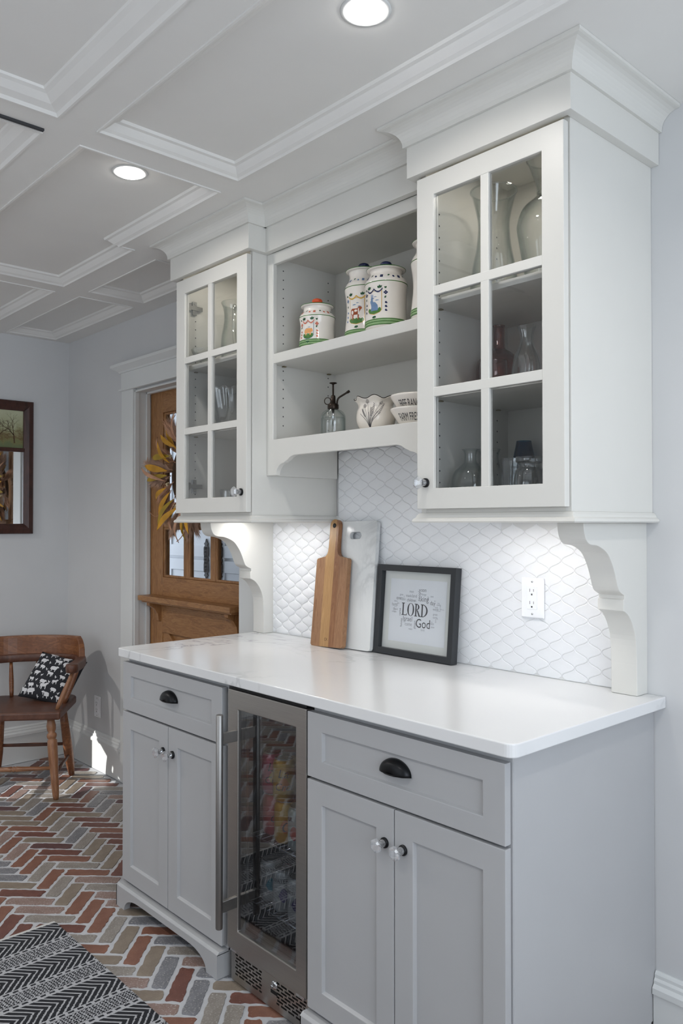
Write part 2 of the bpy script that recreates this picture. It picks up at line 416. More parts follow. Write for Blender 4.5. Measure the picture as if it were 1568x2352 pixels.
def inside(x, y, q):
    c = False
    for i in range(len(q)):
        (x0, y0), (x1, y1) = q[i], q[i-1]
        if (y0 > y) != (y1 > y) and x < (x1-x0)*(y-y0)/(y1-y0)+x0: c = not c
    return c
for i in range(len(xs)-1):
    run = None
    for j in range(len(ys)):
        solid = j < len(ys)-1 and not any(inside((xs[i]+xs[i+1])/2, (ys[j]+ys[j+1])/2, q) for q in panels)
        if solid and run is None: run = ys[j]
        if not solid and run is not None: w.box(xs[i], xs[i+1], run, ys[j], H, PZ); run = None
ceiling = structure(w.build('ceiling', M['ceil']))
cm_prof = [(0.0, H-0.004), (0.006, H-0.004), (0.010, H+0.002), (0.020, H+0.007), (0.030, H+0.016), (0.036, H+0.022), (0.046, H+0.024), (0.048, PZ), (0.0, PZ)]
big_prof = [(0.0, H-0.004), (0.006, H-0.004), (0.012, H+0.004), (0.035, H+0.010), (0.055, H+0.022), (0.066, H+0.026), (0.068, PZ), (0.0, PZ)]
for k, q in enumerate(panels):
    mb = MB(); mb.sweep(q[::-1], big_prof if k in (2, 3, 7) else cm_prof, closed=True)
    structure(mb.build('trim_%d' % (k+1), M['ceil']))
g = MB(); g.box(-1.188, -1.178, -1.9, -1.145, H-0.006, H+0.0); g.build('slot_shade_strip', M['hole'], ceiling)  # dark strip; the ceiling slot's shade is put into its colour

# baseboards
bb = [(0.0, 0.0), (0.018, 0.0), (0.018, 0.150), (0.024, 0.153), (0.024, 0.168), (0.015, 0.176), (0.015, 0.184), (0.010, 0.190), (0.010, 0.198), (0.004, 0.205), (0.0, 0.205)]
mb = MB(); mb.sweep([(XL, YF), (XL, 0), (-2.932, 0)], bb); structure(mb.build('baseboard_left', M['trimw']))
mb = MB(); mb.sweep([(-0.030, 0), (XR, 0)], bb); structure(mb.build('baseboard_right', M['trimw']))
# doorway casing, jambs and head
tr = MB(); tr.box(-2.931, -2.805, -0.022, 0, 0, 2.055)
structure(tr.build('trim_9', M['trimw'], bevel=0.002))
tr = MB(); tr.box(-1.86, -1.735, -0.022, 0, 0, 2.055)
structure(tr.build('trim_10', M['trimw'], bevel=0.002))
tr = MB(); tr.box(-2.931, -1.735, -0.024, 0, 2.055, 2.15)
tr.sweep([(-2.931, 0.0), (-2.931, -0.024), (-1.735, -0.024), (-1.735, 0.0)], [(0, 2.052), (0.010, 2.054), (0.010, 2.063), (0, 2.066)])
tr.sweep([(-2.931, 0.0), (-2.931, -0.024), (-1.735, -0.024), (-1.735, 0.0)], [(0, 2.148), (0.008, 2.148), (0.012, 2.156), (0.030, 2.168), (0.042, 2.176), (0.042, 2.190), (0, 2.190)])
structure(tr.build('trim_11', M['trimw']))
tr = MB(); tr.box(DX0, DX0+0.004, 0, 0.13, 0, DZ); tr.box(DX1-0.004, DX1, 0, 0.13, 0, DZ); tr.box(DX0, DX1, 0, 0.13, DZ-0.004, DZ)
tr.box(DX0, DX0+0.013, 0.052, 0.072, 0, DZ); tr.box(DX1-0.013, DX1, 0.052, 0.072, 0, DZ); tr.box(DX0, DX1, 0.052, 0.072, DZ-0.013, DZ)
tr.box(DX0, DX0+0.008, -0.012, 0.012, 0, DZ); tr.box(DX0, DX1, -0.012, 0.012, DZ-0.008, DZ)
structure(tr.build('trim_12', M['trimw'], bevel=0.001))

# ------------------------------------------------------------------ herringbone brick floor
brick_cols = [('#59372F', '#744C42'), ('#6C4639', '#87604F'), ('#4A3231', '#634646'), ('#756F68', '#958F89'), ('#70655A', '#8D8173'), ('#5E5F64', '#818287'), ('#786258', '#95807A')]
bmats = []
for i, (a, b_) in enumerate(brick_cols):
    m, nt, bs = new_mat('worn_brick_' + 'abcdefg'[i])
    v = coords(nt); n1 = noise(nt, v, 18, 5, 0.65); n2 = noise(nt, v, 160, 3, 0.7)
    fac = NX(nt, n1)*0.7 + NX(nt, n2)*0.3
    speck = ((NX(nt, n2) - (0.66 if i not in (3, 5, 6) else 0.58))*12).max(0.0).min(1.0)
    c0 = ramp(nt, fac.k, [(0.3, col(a)), (0.68, col(b_))])
    mx = nt.nodes.new('ShaderNodeMix'); mx.data_type = 'RGBA'
    nt.links.new(speck.k, mx.inputs[0]); nt.links.new(c0, mx.inputs[6]); mx.inputs[7].default_value = (*col('#B7B3AE'), 1)
    nt.links.new(mx.outputs[2], bs.inputs['Base Color']); bs.inputs['Roughness'].default_value = 0.42
    bump(nt, bs, n2, 0.35, 0.0015); bmats.append(m)
BW = 0.0606; BL = BW*3; GR = 0.0125
rb = random.Random(5)
def brick_outline(L, Wd):
    hl, hw = L/2, Wd/2; r = 0.0055; pts = []
    side = [((-hl+r, -hw), (hl-r, -hw), 11), ((hl, -hw+r), (hl, hw-r), 3), ((hl-r, hw), (-hl+r, hw), 11), ((-hl, hw-r), (-hl, -hw+r), 3)]
    for (a, b_, n) in side:
        for k in range(n+1):
            t = k/n; pts.append((a[0]+(b_[0]-a[0])*t + rb.uniform(-0.003, 0.003), a[1]+(b_[1]-a[1])*t + rb.uniform(-0.0028, 0.0028)))
    return pts
variants = []
for k in range(28):
    o = brick_outline(BL-GR, BW-GR); n = len(o); mb = MB()
    vs = [(x, y, -0.006) for x, y in o] + [(x*0.985, y*0.96, 0.0) for x, y in o]
    mb.add(vs, [(i, (i+1) % n, n+(i+1) % n, n+i) for i in range(n)] + [tuple(range(n, 2*n))])
    variants.append(mb.mesh('brick', bmats[[0, 1, 3, 4, 3, 2, 5, 1, 4, 6, 3, 4, 0, 6][k % 14]]))
u_ = Vector((1, 1))/math.sqrt(2); v_ = Vector((1, -1))/math.sqrt(2)
anchor = Vector((-2.446, -0.622)) - u_*(1.5*BW) - v_*(0.5*BW)
spots = []
for i in range(-80, 81):
    for j in range(-80, 81):
        k = (i - j) % 6
        if k == 0: c = anchor + u_*((i+1.5)*BW) + v_*((j+0.5)*BW); ang = PI/4
        elif k == 3: c = anchor + u_*((i+0.5)*BW) + v_*((j-0.5)*BW); ang = -PI/4       # covers rows j-2 .. j
        else: continue
        if XL+0.055 < c.x < 1.2 and -3.2 < c.y < -0.055: spots.append((c, ang))
def score(c):                                        # how large it shows: near the camera and in view
    d = Vector((c.x, c.y, 0)) - cam_o.location; dep = d.dot(FW)
    if dep < 0.3: return 0
    q = cam_o.rotation_euler.to_matrix().inverted() @ d
    px = 784 + 1827*q.x/-q.z; py = 1176 - 1827*q.y/-q.z
    vis = -60 < px < 720 and 1700 < py < 2420
    if c.x > -1.66 and c.y > -0.6: vis = False
    return (100 if vis else 1)/dep
spots.sort(key=lambda s: -score(s[0]))
rest = MB()
for n, (c, ang) in enumerate(spots):
    vi = rb.randrange(len(variants)); fl = rb.random() < 0.5
    if n < 300:
        o = bpy.data.objects.new('brick', variants[vi]); link(o, floor)
        o.location = (c.x, c.y, rb.uniform(-0.0012, 0.0008)); o.rotation_euler = (0, 0, ang + (PI if fl else 0))
    else:
        rest_v = variants[vi]; mtx = Matrix.Translation((c.x, c.y, 0)) @ Matrix.Rotation(ang + (PI if fl else 0), 4, 'Z')
        base = len(rest.v); rest.v += [tuple(mtx @ v.co) for v in rest_v.vertices]
        for p in rest_v.polygons: rest.f.append(tuple(base+q for q in p.vertices)); rest.sm.append(False)
        rest.__dict__.setdefault('mi', []).extend([brick_cols.index(brick_cols[bmats.index(rest_v.materials[0])])]*len(rest_v.polygons))
if rest.f:
    me = bpy.data.meshes.new('brick_field'); me.from_pydata(rest.v, [], rest.f)
    for m in bmats: me.materials.append(m)
    me.polygons.foreach_set('material_index', rest.mi); me.update()
    o = bpy.data.objects.new('brick_field', me); link(o, floor); o['kind'] = 'stuff'

# ------------------------------------------------------------------ recessed ceiling lamps
def lamp(x, y, z, label, power):
    t = thing('recessed_light', label, 'ceiling light', (x, y, z), group='recessed ceiling lights')
    r = MB(); r.lathe([(0.0415, 0.0), (0.0425, -0.003), (0.054, -0.002), (0.056, 0.0)], 40); r.build('trim_ring', M['trimw'], t)
    r = MB(); r.lathe([(0.0, -0.0125), (0.015, -0.012), (0.028, -0.010), (0.037, -0.007), (0.041, -0.0035), (0.041, -0.0005), (0, -0.0005)], 40); r.build('lens', M['lens'], t)
    l = bpy.data.lights.new('lamp_light', 'AREA'); l.shape = 'DISK'; l.size = 0.08; l.energy = power; l.color = (1.0, 0.955, 0.90)
    l.spread = math.radians(155)
    o = bpy.data.objects.new('lamp_light', l); link(o, t); o.location = (0, 0, -0.015)
lamp(-0.268, -0.815, PZ, 'recessed light in ceiling panel above the right upper cabinet', 2.9)
lamp(-1.335, -0.81, PZ, 'recessed light in ceiling panel left of the cabinets', 2.9)
lamp(0.78, -0.81, H, 'recessed light right of the cabinets, outside the picture', 5.5)
lamp(-0.268, -2.3, H, 'recessed light over the aisle, outside the picture', 9)
lamp(-2.9, -2.3, H, 'recessed light near the far wall, outside the picture', 21)

# ------------------------------------------------------------------ cabinet fittings
def knob_mesh():
    prof = [(0.0, -0.036), (0.011, -0.036), (0.0165, -0.033), (0.0165, -0.028), (0.011, -0.021), (0.0075, -0.016), (0.009, -0.009), (0.009, -0.006)]
    k = MB(); seg = 12
    vs = []; fs = []; n = len(prof)
    for a in range(seg):
        an = 2*PI*a/seg
        for j, (r, y) in enumerate(prof):
            rr = r*(1.06 if a % 2 else 0.94) if 0 < j < 6 else r
            vs.append((rr*math.cos(an), y, rr*math.sin(an)))
    for a in range(seg):
        b_ = (a+1) % seg
        for j in range(n-1): fs.append((a*n+j, b_*n+j, b_*n+j+1, a*n+j+1))
    k.add(vs, fs); k.add([vs[a*n+n-1] for a in range(seg)], [tuple(range(seg))])
    return k.mesh('knob', M['knob'])
KNOB = knob_mesh()
_b = MB(); _b.lathe([(0.0125, 0), (0.0125, 0.004), (0.010, 0.0065), (0, 0.0065)], 20)
_b.v = [(x, -z, y) for x, y, z in _b.v]; ROSE = _b.mesh('knob_base', M['black'])
def knob(x, y, z, parent):
    o = bpy.data.objects.new('knob', KNOB); link(o, parent); o.location = (x, y, z)
    o['label'] = 'faceted clear glass knob'
    r = bpy.data.objects.new('knob_base', ROSE); link(r, parent); r.location = (x, y, z)
def shaker(name, x0, x1, z0, z1, y, parent, m, st=0.058, rl=0.058):
    f = MB(); f.ring(x0, x1, z0, z1, st, st, rl, rl, y, y+0.02, slope=0.008); d = f.build(name, m, parent, bevel=0.0014)
    p = MB(); p.box(x0+st-0.004, x1-st+0.004, y+0.009, y+0.018, z0+rl-0.004, z1-rl+0.004); p.build('panel', m, d)
    return d
def cup_pull(x, y, z, parent):
    # half-dome bin pull, 95 mm wide
    mb = MB(); W2, HH, D = 0.048, 0.034, 0.024; na, nb = 18, 8; vs = []
    for i in range(na+1):
        a = PI*i/na
        for j in range(nb+1):
            b_ = (PI/2)*j/nb
            vs.append((x + W2*math.cos(a)*math.cos(b_*0.0)*(math.cos(b_)**0.6 if j < nb else 0), y - D*math.sin(b_)**0.9, z + HH*math.sin(a)*(math.cos(b_)**0.55 if j < nb else 0)))
    fs = [(i*(nb+1)+j, (i+1)*(nb+1)+j, (i+1)*(nb+1)+j+1, i*(nb+1)+j+1) for i in range(na) for j in range(nb)]
    mb.add(vs, fs, True)
    o = mb.build('cup_pull', M['black'], parent)
    s = o.modifiers.new('thick', 'SOLIDIFY'); s.thickness = 0.0025; s.offset = -1
    fl = MB(); fl.tube([(x-W2*1.02, y-0.001, z), (x-W2*0.7, y-0.016, z), (x-W2*0.3, y-0.0235, z), (x, y-0.0245, z), (x+W2*0.3, y-0.0235, z), (x+W2*0.7, y-0.016, z), (x+W2*1.02, y-0.001, z)], 0.0016, 6)
    fl.build('pull_lip', M['black'], o)

YD = -0.642                                          # face of the base doors
def toe_board(x0, x1, parent, flip=False):
    L = spline([(x0+0.058, 0), (x0+0.064, 0.018), (x0+0.085, 0.036), (x0+0.125, 0.048), (x0+0.17, 0.051)], 4)
    Rr = [(x1-(p[0]-x0), p[1]) for p in L][::-1]
    poly = [(x0, 0)] + L + Rr + [(x1, 0), (x1, 0.072), (x0, 0.072)]
    mb = MB(); mb.prism(poly, -0.662, -0.640, 'y'); mb.prism([(-0.640, 0.0), (-0.662, 0.0), (-0.662, 0.072), (-0.652, 0.080), (-0.640, 0.080)], x0, x0+0.004, 'x')
    o = mb.build('toe_board', M['base'], parent)
    t = MB(); t.prism([(-0.620, 0.070), (-0.662, 0.070), (-0.654, 0.079), (-0.620, 0.079)], x0, x1, 'x'); t.build('toe_cap', M['base'], o)
    for (a, b_) in ((x0, x0+0.02), (x1-0.02, x1)):
        r = MB(); r.box(a, b_, -0.640, -0.05, 0, 0.072); r.build('toe_return', M['base'], o)
    return o
def base_cabinet(x0, x1, label, side=False):
    t = thing('base_cabinet', label, 'cabinet', (0, 0, 0))
    c = MB(); c.box(x0+0.004, x1+(0.004 if side else 0.006), -0.621, -0.002, 0.079, 0.884); c.build('carcass', M['base'], t, bevel=0.001)
    d = shaker('drawer', x0, x1, 0.694, 0.864, YD, t, M['base'], 0.058, 0.047)
    cup_pull((x0+x1)/2, YD+0.008, 0.772, d)
    mid = (x0+x1)/2
    a = shaker('door', x0, mid-0.0015, 0.090, 0.687, YD, t, M['base']); knob(mid-0.030, YD, 0.602, a)
    b_ = shaker('door', mid+0.0015, x1, 0.090, 0.687, YD, t, M['base']); knob(mid+0.030, YD, 0.602, b_)
    toe_board(x0-0.006, x1+0.006, t)
    return t
base_cabinet(-1.694, -1.066, 'grey two-door base cabinet with one drawer, left of the wine fridge')
rc = base_cabinet(-0.667, -0.036, 'grey two-door base cabinet with one drawer, right of the wine fridge', True)
sp = MB(); sp.box(-0.050, -0.031, -0.619, -0.026, 0, 0.884); sp.build('side_panel', M['base'], rc, bevel=0.001)

# countertop
def rounded_rect(x0, x1, y0, y1, r, corners):
    pts = []
    for (cx, cy, a0, on) in [(x0, y0, PI, corners[0]), (x1, y0, 1.5*PI, corners[1]), (x1, y1, 0, corners[2]), (x0, y1, 0.5*PI, corners[3])]:
        if not on: pts.append((cx, cy)); continue
        sx = 1 if cx == x0 else -1; sy = 1 if cy == y0 else -1
        for k in range(7):
            a = a0 + (PI/2)*k/6; pts.append((cx+sx*r+r*math.cos(a), cy+sy*r+r*math.sin(a)))
    return pts
ct = MB(); ct.prism(rounded_rect(-1.703, 0.0, -0.665, -0.001, 0.022, (1, 1, 0, 0)), 0.8845, 0.914, 'z')
tag(ct.build('countertop', M['quartz'], bevel=0.003, seg=3), 'white veined quartz countertop on the grey base cabinets', 'countertop')

# ------------------------------------------------------------------ wine fridge
fr = thing('wine_fridge', 'stainless steel undercounter drinks fridge with glass door between base cabinets', 'fridge')
fx0, fx1, fy = -1.038, -0.674, -0.640
b = MB(); b.box(fx0, fx0+0.018, -0.592, -0.03, 0.03, 0.864); b.box(fx1-0.018, fx1, -0.592, -0.03, 0.03, 0.864); b.box(fx0, fx1, -0.05, -0.03, 0.03, 0.864)
b.box(fx0, fx1, -0.592, -0.03, 0.845, 0.864); b.box(fx0, fx1, -0.592, -0.03, 0.03, 0.12); b.box(fx0+0.01, fx1-0.01, -0.63, -0.03, 0.864, 0.8835)
b.build('body', M['dark'], fr)
b = MB(); b.ring(fx0, fx1, 0.102, 0.866, 0.051, 0.044, 0.061, 0.056, fy, -0.598); dr = b.build('door', M['steel'], fr, bevel=0.0025)
M['fglass'] = glass_thin('tinted_fridge_glass', (0.68, 0.70, 0.73), refl=1.35, base=0.07)
b = MB(); b.box(fx0+0.050, fx1-0.043, fy+0.006, fy+0.012, 0.162, 0.811); b.build('door_glass', M['fglass'], dr)
b = MB(); b.ring(fx0+0.051, fx1-0.044, 0.163, 0.810, 0.022, 0.012, 0.012, 0.012, fy+0.013, fy+0.016); b.build('glass_border', M['dark'], dr)
b = MB(); b.tube([(-0.992, -0.700, 0.190), (-0.992, -0.700, 0.192), (-0.992, -0.700, 0.803), (-0.992, -0.700, 0.805)], [0.0092, 0.0105, 0.0105, 0.0092], 20); hd = b.build('handle', M['satin'], dr)
for z in (0.250, 0.735):
    b = MB(); b.box(-0.9985, -0.9865, -0.700, fy, z-0.016, z+0.016); b.build('handle_bracket', M['steel'], hd, bevel=0.001)
# vent grille with real slots
gy0, gy1 = -0.628, -0.622
b = MB(); b.box(fx0+0.004, fx1-0.002, -0.615, -0.60, 0.004, 0.099); b.build('grille_backing', M['dark'], fr)
b = MB(); z0g, z1g = 0.020, 0.086; nr = 7; gx = [fx0+0.024, fx0+0.024+0.130, fx1-0.012-0.130, fx1-0.012]
b.box(fx0+0.004, gx[0], gy0, gy1, 0.004, 0.099); b.box(gx[1], gx[2], gy0, gy1, 0.004, 0.099); b.box(gx[3], fx1-0.002, gy0, gy1, 0.004, 0.099)
for (a0, a1) in ((gx[0], gx[1]), (gx[2], gx[3])):
    b.box(a0, a1, gy0, gy1, 0.004, z0g); b.box(a0, a1, gy0, gy1, z1g, 0.099)
    hh = (z1g-z0g)/nr
    for r in range(nr):
        zz = z0g + r*hh
        b.box(a0, a1, gy0, gy1, zz, zz+hh*0.42)
        off = 0.0 if r % 2 else 0.5
        for k in range(-1, 5):
            xx = a0 + (k+off)*(a1-a0)/4
            c0, c1 = max(a0, xx-0.0035), min(a1, xx+0.0035)
            if c1 > c0: b.box(c0, c1, gy0, gy1, zz+hh*0.42, zz+hh)
b.build('vent_grille', M['steel'], fr)
b = MB(); b.lathe([(0.0, 0.0), (0.009, 0.0), (0.0125, -0.003), (0.0125, -0.008)][::-1], 24); b.lathe([(0.005, 0.004), (0.004, 0.007), (0, 0.007)], 12)
b.v = [(x-0.826, -z-0.632, y+0.072) for x, y, z in b.v]; lo = b.build('key_lock', M['chrome'], fr)
b = MB(); b.box(-0.842, -0.812, -0.6285, -0.628, 0.046, 0.056); b.build('badge', M['black'], fr)
b = MB(); b.box(fx1-0.045, fx1-0.010, -0.638, -0.602, 0.094, 0.1015); b.box(fx0+0.01, fx0+0.04, -0.636, -0.602, 0.094, 0.1015); b.build('door_hinge', M['chrome'], fr)
for z in (0.428, 0.228):                             # wire racks
    r = MB()
    for k in range(12): xx = fx0+0.026+k*0.028; r.tube([(xx, -0.575, z-0.003), (xx, -0.06, z-0.003)], 0.002, 5)
    r.tube([(fx0+0.02, -0.575, z-0.006), (fx1-0.02, -0.575, z-0.006)], 0.003, 6); r.tube([(fx0+0.02, -0.08, z-0.006), (fx1-0.02, -0.08, z-0.006)], 0.003, 6)
    r.build('wire_rack', M['chrome'], fr)
CAMD = cam_o.location
def facing(x, y): return math.atan2(CAMD.y-y, CAMD.x-x)
def can(x, y, z, c1, c2, label, words, inkm, da=0.0):
    t = thing('drink_can', label, 'can', (x, y, z), group='drink cans in the fridge')
    b = MB(); b.lathe([(0.0, 0.004), (0.022, 0.003), (0.0255, 0.0), (0.0285, 0.003), (0.0325, 0.013), (0.0325, 0.104), (0.030, 0.111), (0.0262, 0.118)], 28); b.build('can_body', c1, t)
    b = MB(); b.lathe([(0.0262, 0.118), (0.0268, 0.1205), (0.0252, 0.1215), (0.0240, 0.1165), (0.0, 0.1165)], 28); b.build('can_lid', M['chrome'], t)
    if c2:
        b = MB(); a0 = facing(x, y)+da; n = 10; vs = []
        for k in range(n+1):
            a = a0 - 0.5 + 1.0*k/n
            vs += [(0.0328*math.cos(a), 0.0328*math.sin(a), 0.05-0.018*math.sin(PI*k/n)), (0.0328*math.cos(a), 0.0328*math.sin(a), 0.05+0.022*math.sin(PI*k/n))]
        b.add(vs, [(2*k, 2*k+2, 2*k+3, 2*k+1) for k in range(n)], True); b.build('can_label', c2, t)
    for (txt, sz, u0, v0, slant) in words:
        vs, fs = text_mesh(txt, sz); b = MB(); a0 = facing(x, y)+da
        b.add([(0.0332*math.cos(a0+(u0+vx+slant*vy)/0.0325), 0.0332*math.sin(a0+(u0+vx+slant*vy)/0.0325), v0+vy) for vx, vy, _ in vs], fs)
        b.build('lettering', inkm, t)
    return t
c_pink = mat('pink_can', col('#E0637F'), 0.3, 0.3); c_yel = mat('yellow_can', col('#E2B22E'), 0.3, 0.3); c_red = mat('coral_red_can', col('#D8505C'), 0.3, 0.3)
c_grn = mat('green_white_can', col('#BFCBC2'), 0.3, 0.3); c_teal = mat('pale_teal_can', col('#A8C6CC'), 0.3, 0.3); c_gry = mat('silver_white_can', col('#C9CCC6'), 0.3, 0.3)
c_or = mat('orange_fruit_print', col('#E07A28'), 0.4); c_pu = mat('purple_grape_print', col('#4A3A78'), 0.4); c_rd = mat('red_fruit_print', col('#C23A3A'), 0.4); c_tl = mat('teal_print', col('#4FA3AE'), 0.4)
LC = [('La', 0.036, -0.020, 0.070, 0.25), ('Croix', 0.030, -0.030, 0.034, 0.25)]
can(-0.962, -0.530, 0.5535, c_pink, c_yel, 'pink seltzer can, top left in the drinks fridge', LC, M['navy'], 0.1)
can(-0.888, -0.545, 0.5535, c_yel, c_or, 'yellow seltzer can, top of the stack beside the pink can', LC, M['navy'], 0.0)
can(-0.965, -0.525, 0.431, c_red, c_pink, 'coral red can under the pink can in the fridge', [('Croix', 0.03, -0.03, 0.04, 0.2)], M['navy'], 0.6)
can(-0.888, -0.540, 0.431, c_yel, c_or, 'yellow seltzer can under the other yellow can', [('Cr', 0.044, -0.014, 0.035, 0.2)], M['navy'], 0.0)
can(-0.818, -0.545, 0.431, c_grn, c_rd, 'pale green and white can at the right of the rack', [('PUL', 0.016, -0.03, 0.085, 0)], M['ink'], -0.5)
can(-0.975, -0.525, 0.231, c_gry, c_tl, 'silver and teal can at left of the lower rack', [('WATER', 0.013, -0.026, 0.09, 0)], M['ink'], 0.0)
can(-0.895, -0.540, 0.231, c_gry, c_pu, 'silver can with purple fruit print, middle of the lower rack', [('WATERLOO', 0.0145, -0.036, 0.088, 0)], M['ink'], 0.0)
can(-0.820, -0.545, 0.231, c_gry, c_pu, 'silver can with purple fruit print, right end of the lower rack', [('WATERLOO', 0.0145, -0.042, 0.078, 0)], M['ink'], -0.2)

# ------------------------------------------------------------------ upper cabinets
rail_prof = [(-0.004, 1.3605), (0.016, 1.3605), (0.019, 1.364), (0.017, 1.370), (0.011, 1.374), (0.009, 1.380), (0.004, 1.386), (-0.004, 1.386)]
frieze_prof = [(0.0, 2.290), (0.022, 2.290), (0.022, 2.374), (0.0, 2.374)]
cove = [(0.022, 2.3735), (0.030, 2.3735), (0.030, 2.377)] + [(0.030 + 0.044*(1-math.cos(a)), 2.377 + 0.044*math.sin(a)) for a in [k*PI/2/8 for k in range(1, 9)]] + [(0.079, 2.4225), (0.079, H-0.0005), (0.0, H-0.0005), (0.0, 2.3735)]
def upper_cabinet(x0, x1, label, knob_side, lside):
    t = thing('upper_cabinet', label, 'cabinet')
    yf = -0.390; th = 0.017
    for (nm, b_) in (('side_panel', (x0, x0+th, yf, -0.001, 1.386, H-0.001)), ('side_panel', (x1-th, x1, yf, -0.001, 1.386, H-0.001)),
                     ('back_panel', (x0+th, x1-th, -0.022, -0.0135, 1.404, 2.36)), ('bottom_panel', (x0+th, x1-th, yf, -0.0135, 1.386, 1.404)),
                     ('top_panel', (x0+th, x1-th, yf, -0.001, 2.36, 2.378))):
        mb = MB(); mb.box(*b_); mb.build(nm, M['upper'] if nm == 'side_panel' else M['inner'], t, bevel=0.0008)
    for z in (1.963, 1.712):
        mb = MB(); mb.box(x0+th+0.001, x1-th-0.001, yf+0.018, -0.023, z-0.018, z); sh = mb.build('shelf', M['inner'], t, bevel=0.001)
        for xx in (x0+th, x1-th-0.010):
            for yy in (-0.335, -0.075):
                p = MB(); p.box(xx, xx+0.010, yy-0.006, yy+0.006, z-0.0215, z-0.0185); p.build('shelf_pin', M['pin'], sh)
    # rows of flat dark discs for shelf-pin holes, shade put into their colour
    hl = MB()
    for yy in (-0.335, -0.075):
        for k in range(24):
            z = 1.47 + k*0.032
            for (xx, sgn) in ((x0+th+0.0004, 1), (x1-th-0.0004, -1)):
                hl.add([(xx, yy+0.0026*math.cos(a*PI/4), z+0.0026*math.sin(a*PI/4)) for a in range(8)], [tuple(range(8))])
    hl.build('pin_holes', M['hole'], t)
    # door: frame, glazing bars, six panes, knob
    dx0, dx1, dz0, dz1, yd = x0+0.004, x1-0.004, 1.397, 2.281, -0.412
    f = MB(); f.ring(dx0, dx1, dz0, dz1, 0.059, 0.059, 0.054, 0.054, yd, yd+0.020); d = f.build('door', M['upper'], t, bevel=0.0014)
    mx = (dx0+dx1)/2; zs = [dz0+0.054, 1.692, 1.717, 1.960, 1.984, dz1-0.054]
    for (a, b_) in ((1.692, 1.717), (1.960, 1.984)):
        mb = MB(); mb.box(dx0+0.058, dx1-0.058, yd+0.0005, yd+0.016, a, b_); mb.build('muntin', M['upper'], d, bevel=0.0014)
    mb = MB(); mb.box(mx-0.0125, mx+0.0125, yd+0.0008, yd+0.016, dz0+0.053, dz1-0.053); mb.build('muntin', M['upper'], d, bevel=0.0014)
    for (xa, xb) in ((dx0+0.059, mx-0.0125), (mx+0.0125, dx1-0.059)):
        for k in (0, 2, 4):
            mb = MB(); mb.box(xa, xb, yd+0.009, yd+0.012, zs[k], zs[k+1]); mb.build('pane', M['cabpane'], d)
    knob(dx0+0.031 if knob_side < 0 else dx1-0.031, yd, 1.466, d)
    # door hinges on the inside of the hinge side
    hx = x1-th if knob_side < 0 else x0+th; sg = -1 if knob_side < 0 else 1
    for z in (1.50, 2.19):
        h = MB(); h.box(hx, hx+sg*0.012, -0.372, -0.310, z-0.008, z+0.008); h.box(hx, hx+sg*0.008, -0.352, -0.334, z-0.026, z+0.026)
        h.box(hx+sg*0.004, hx+sg*0.020, -0.388, -0.366, z-0.014, z+0.014); h.tube([(hx+sg*0.008, -0.343, z-0.018), (hx+sg*0.0095, -0.343, z-0.018)], 0.005, 10)
        h.tube([(hx+sg*0.008, -0.343, z+0.018), (hx+sg*0.0095, -0.343, z+0.018)], 0.005, 10); h.build('hinge', M['chrome'], t, bevel=0.0015)
    path = [(x1, 0.0), (x1, yf), (x0, yf), (x0, 0.0)][::-1] if False else [(x0, -0.001), (x0, yf), (x1, yf), (x1, -0.001)]
    path_f = [(x0, -0.001), (x0, -0.402), (x1, -0.402), (x1, -0.001)]
    mb = MB(); mb.sweep(path, rail_prof); mb.build('light_rail', M['upper'], t)
    mb = MB(); mb.sweep(path_f, frieze_prof); mb.build('frieze', M['upper'], t, bevel=0.001)
    mb = MB(); mb.sweep(path_f, cove); mb.build('crown_moulding', M['upper'], t)
    return t
upper_cabinet(-0.489, -0.033, 'white glass-door upper cabinet on the right, with tall clear vases', -1, True)
upper_cabinet(-1.725, -1.2585, 'white glass-door upper cabinet on the left, beside the wooden door', 1, False)

# open shelf unit between them
su = thing('shelf_unit', 'white open shelf unit between the two glass-door cabinets', 'shelf')
sx0, sx1, sy = -1.258, -0.4895, -0.330
mb = MB(); mb.box(sx0, sx0+0.016, sy+0.018, -0.0135, 1.523, 2.40); mb.build('side_panel', M['upper'], su, bevel=0.001)
mb = MB(); mb.box(sx1-0.016, sx1, sy+0.018, -0.0135, 1.523, 2.40); mb.build('side_panel', M['upper'], su, bevel=0.001)
mb = MB(); mb.box(sx0+0.016, sx1-0.016, -0.024, -0.0135, 1.628, 2.30); mb.build('back_panel', M['inner'], su)
mb = MB(); mb.box(sx0+0.016, sx1-0.016, sy+0.018, -0.0135, 2.282, 2.30); mb.build('top_panel', M['inner'], su)
mb = MB(); mb.box(sx0+0.016, sx1-0.016, sy+0.018, -0.0135, 1.628, 1.646); mb.build('bottom_panel', M['upper'], su)
mb = MB(); mb.box(sx0+0.017, sx1-0.017, sy+0.002, -0.025, 1.908, 1.942); shf = mb.build('shelf', M['upper'], su, bevel=0.002)
for yy in (-0.27, -0.06):
    p = MB(); p.box(sx0+0.016, sx0+0.027, yy-0.006, yy+0.006, 1.9045, 1.9075); p.build('shelf_pin', M['pin'], shf)
mb = MB(); mb.box(sx0, sx0+0.036, sy, sy+0.018, 1.640, 2.29); mb.build('stile', M['upper'], su, bevel=0.003)
mb = MB(); mb.box(sx1-0.036, sx1, sy, sy+0.018, 1.640, 2.29); mb.build('stile', M['upper'], su, bevel=0.003)
mb = MB(); mb.box(sx0+0.030, sx1-0.030, sy+0.0004, sy+0.018, 2.250, 2.29); mb.build('top_rail', M['upper'], su, bevel=0.003)
L = spline([(sx0+0.052, 1.523), (sx0+0.058, 1.541), (sx0+0.075, 1.558), (sx0+0.098, 1.564)], 5) + spline([(sx0+0.101, 1.567), (sx0+0.115, 1.572), (sx0+0.130, 1.581), (sx0+0.150, 1.5865)], 4)
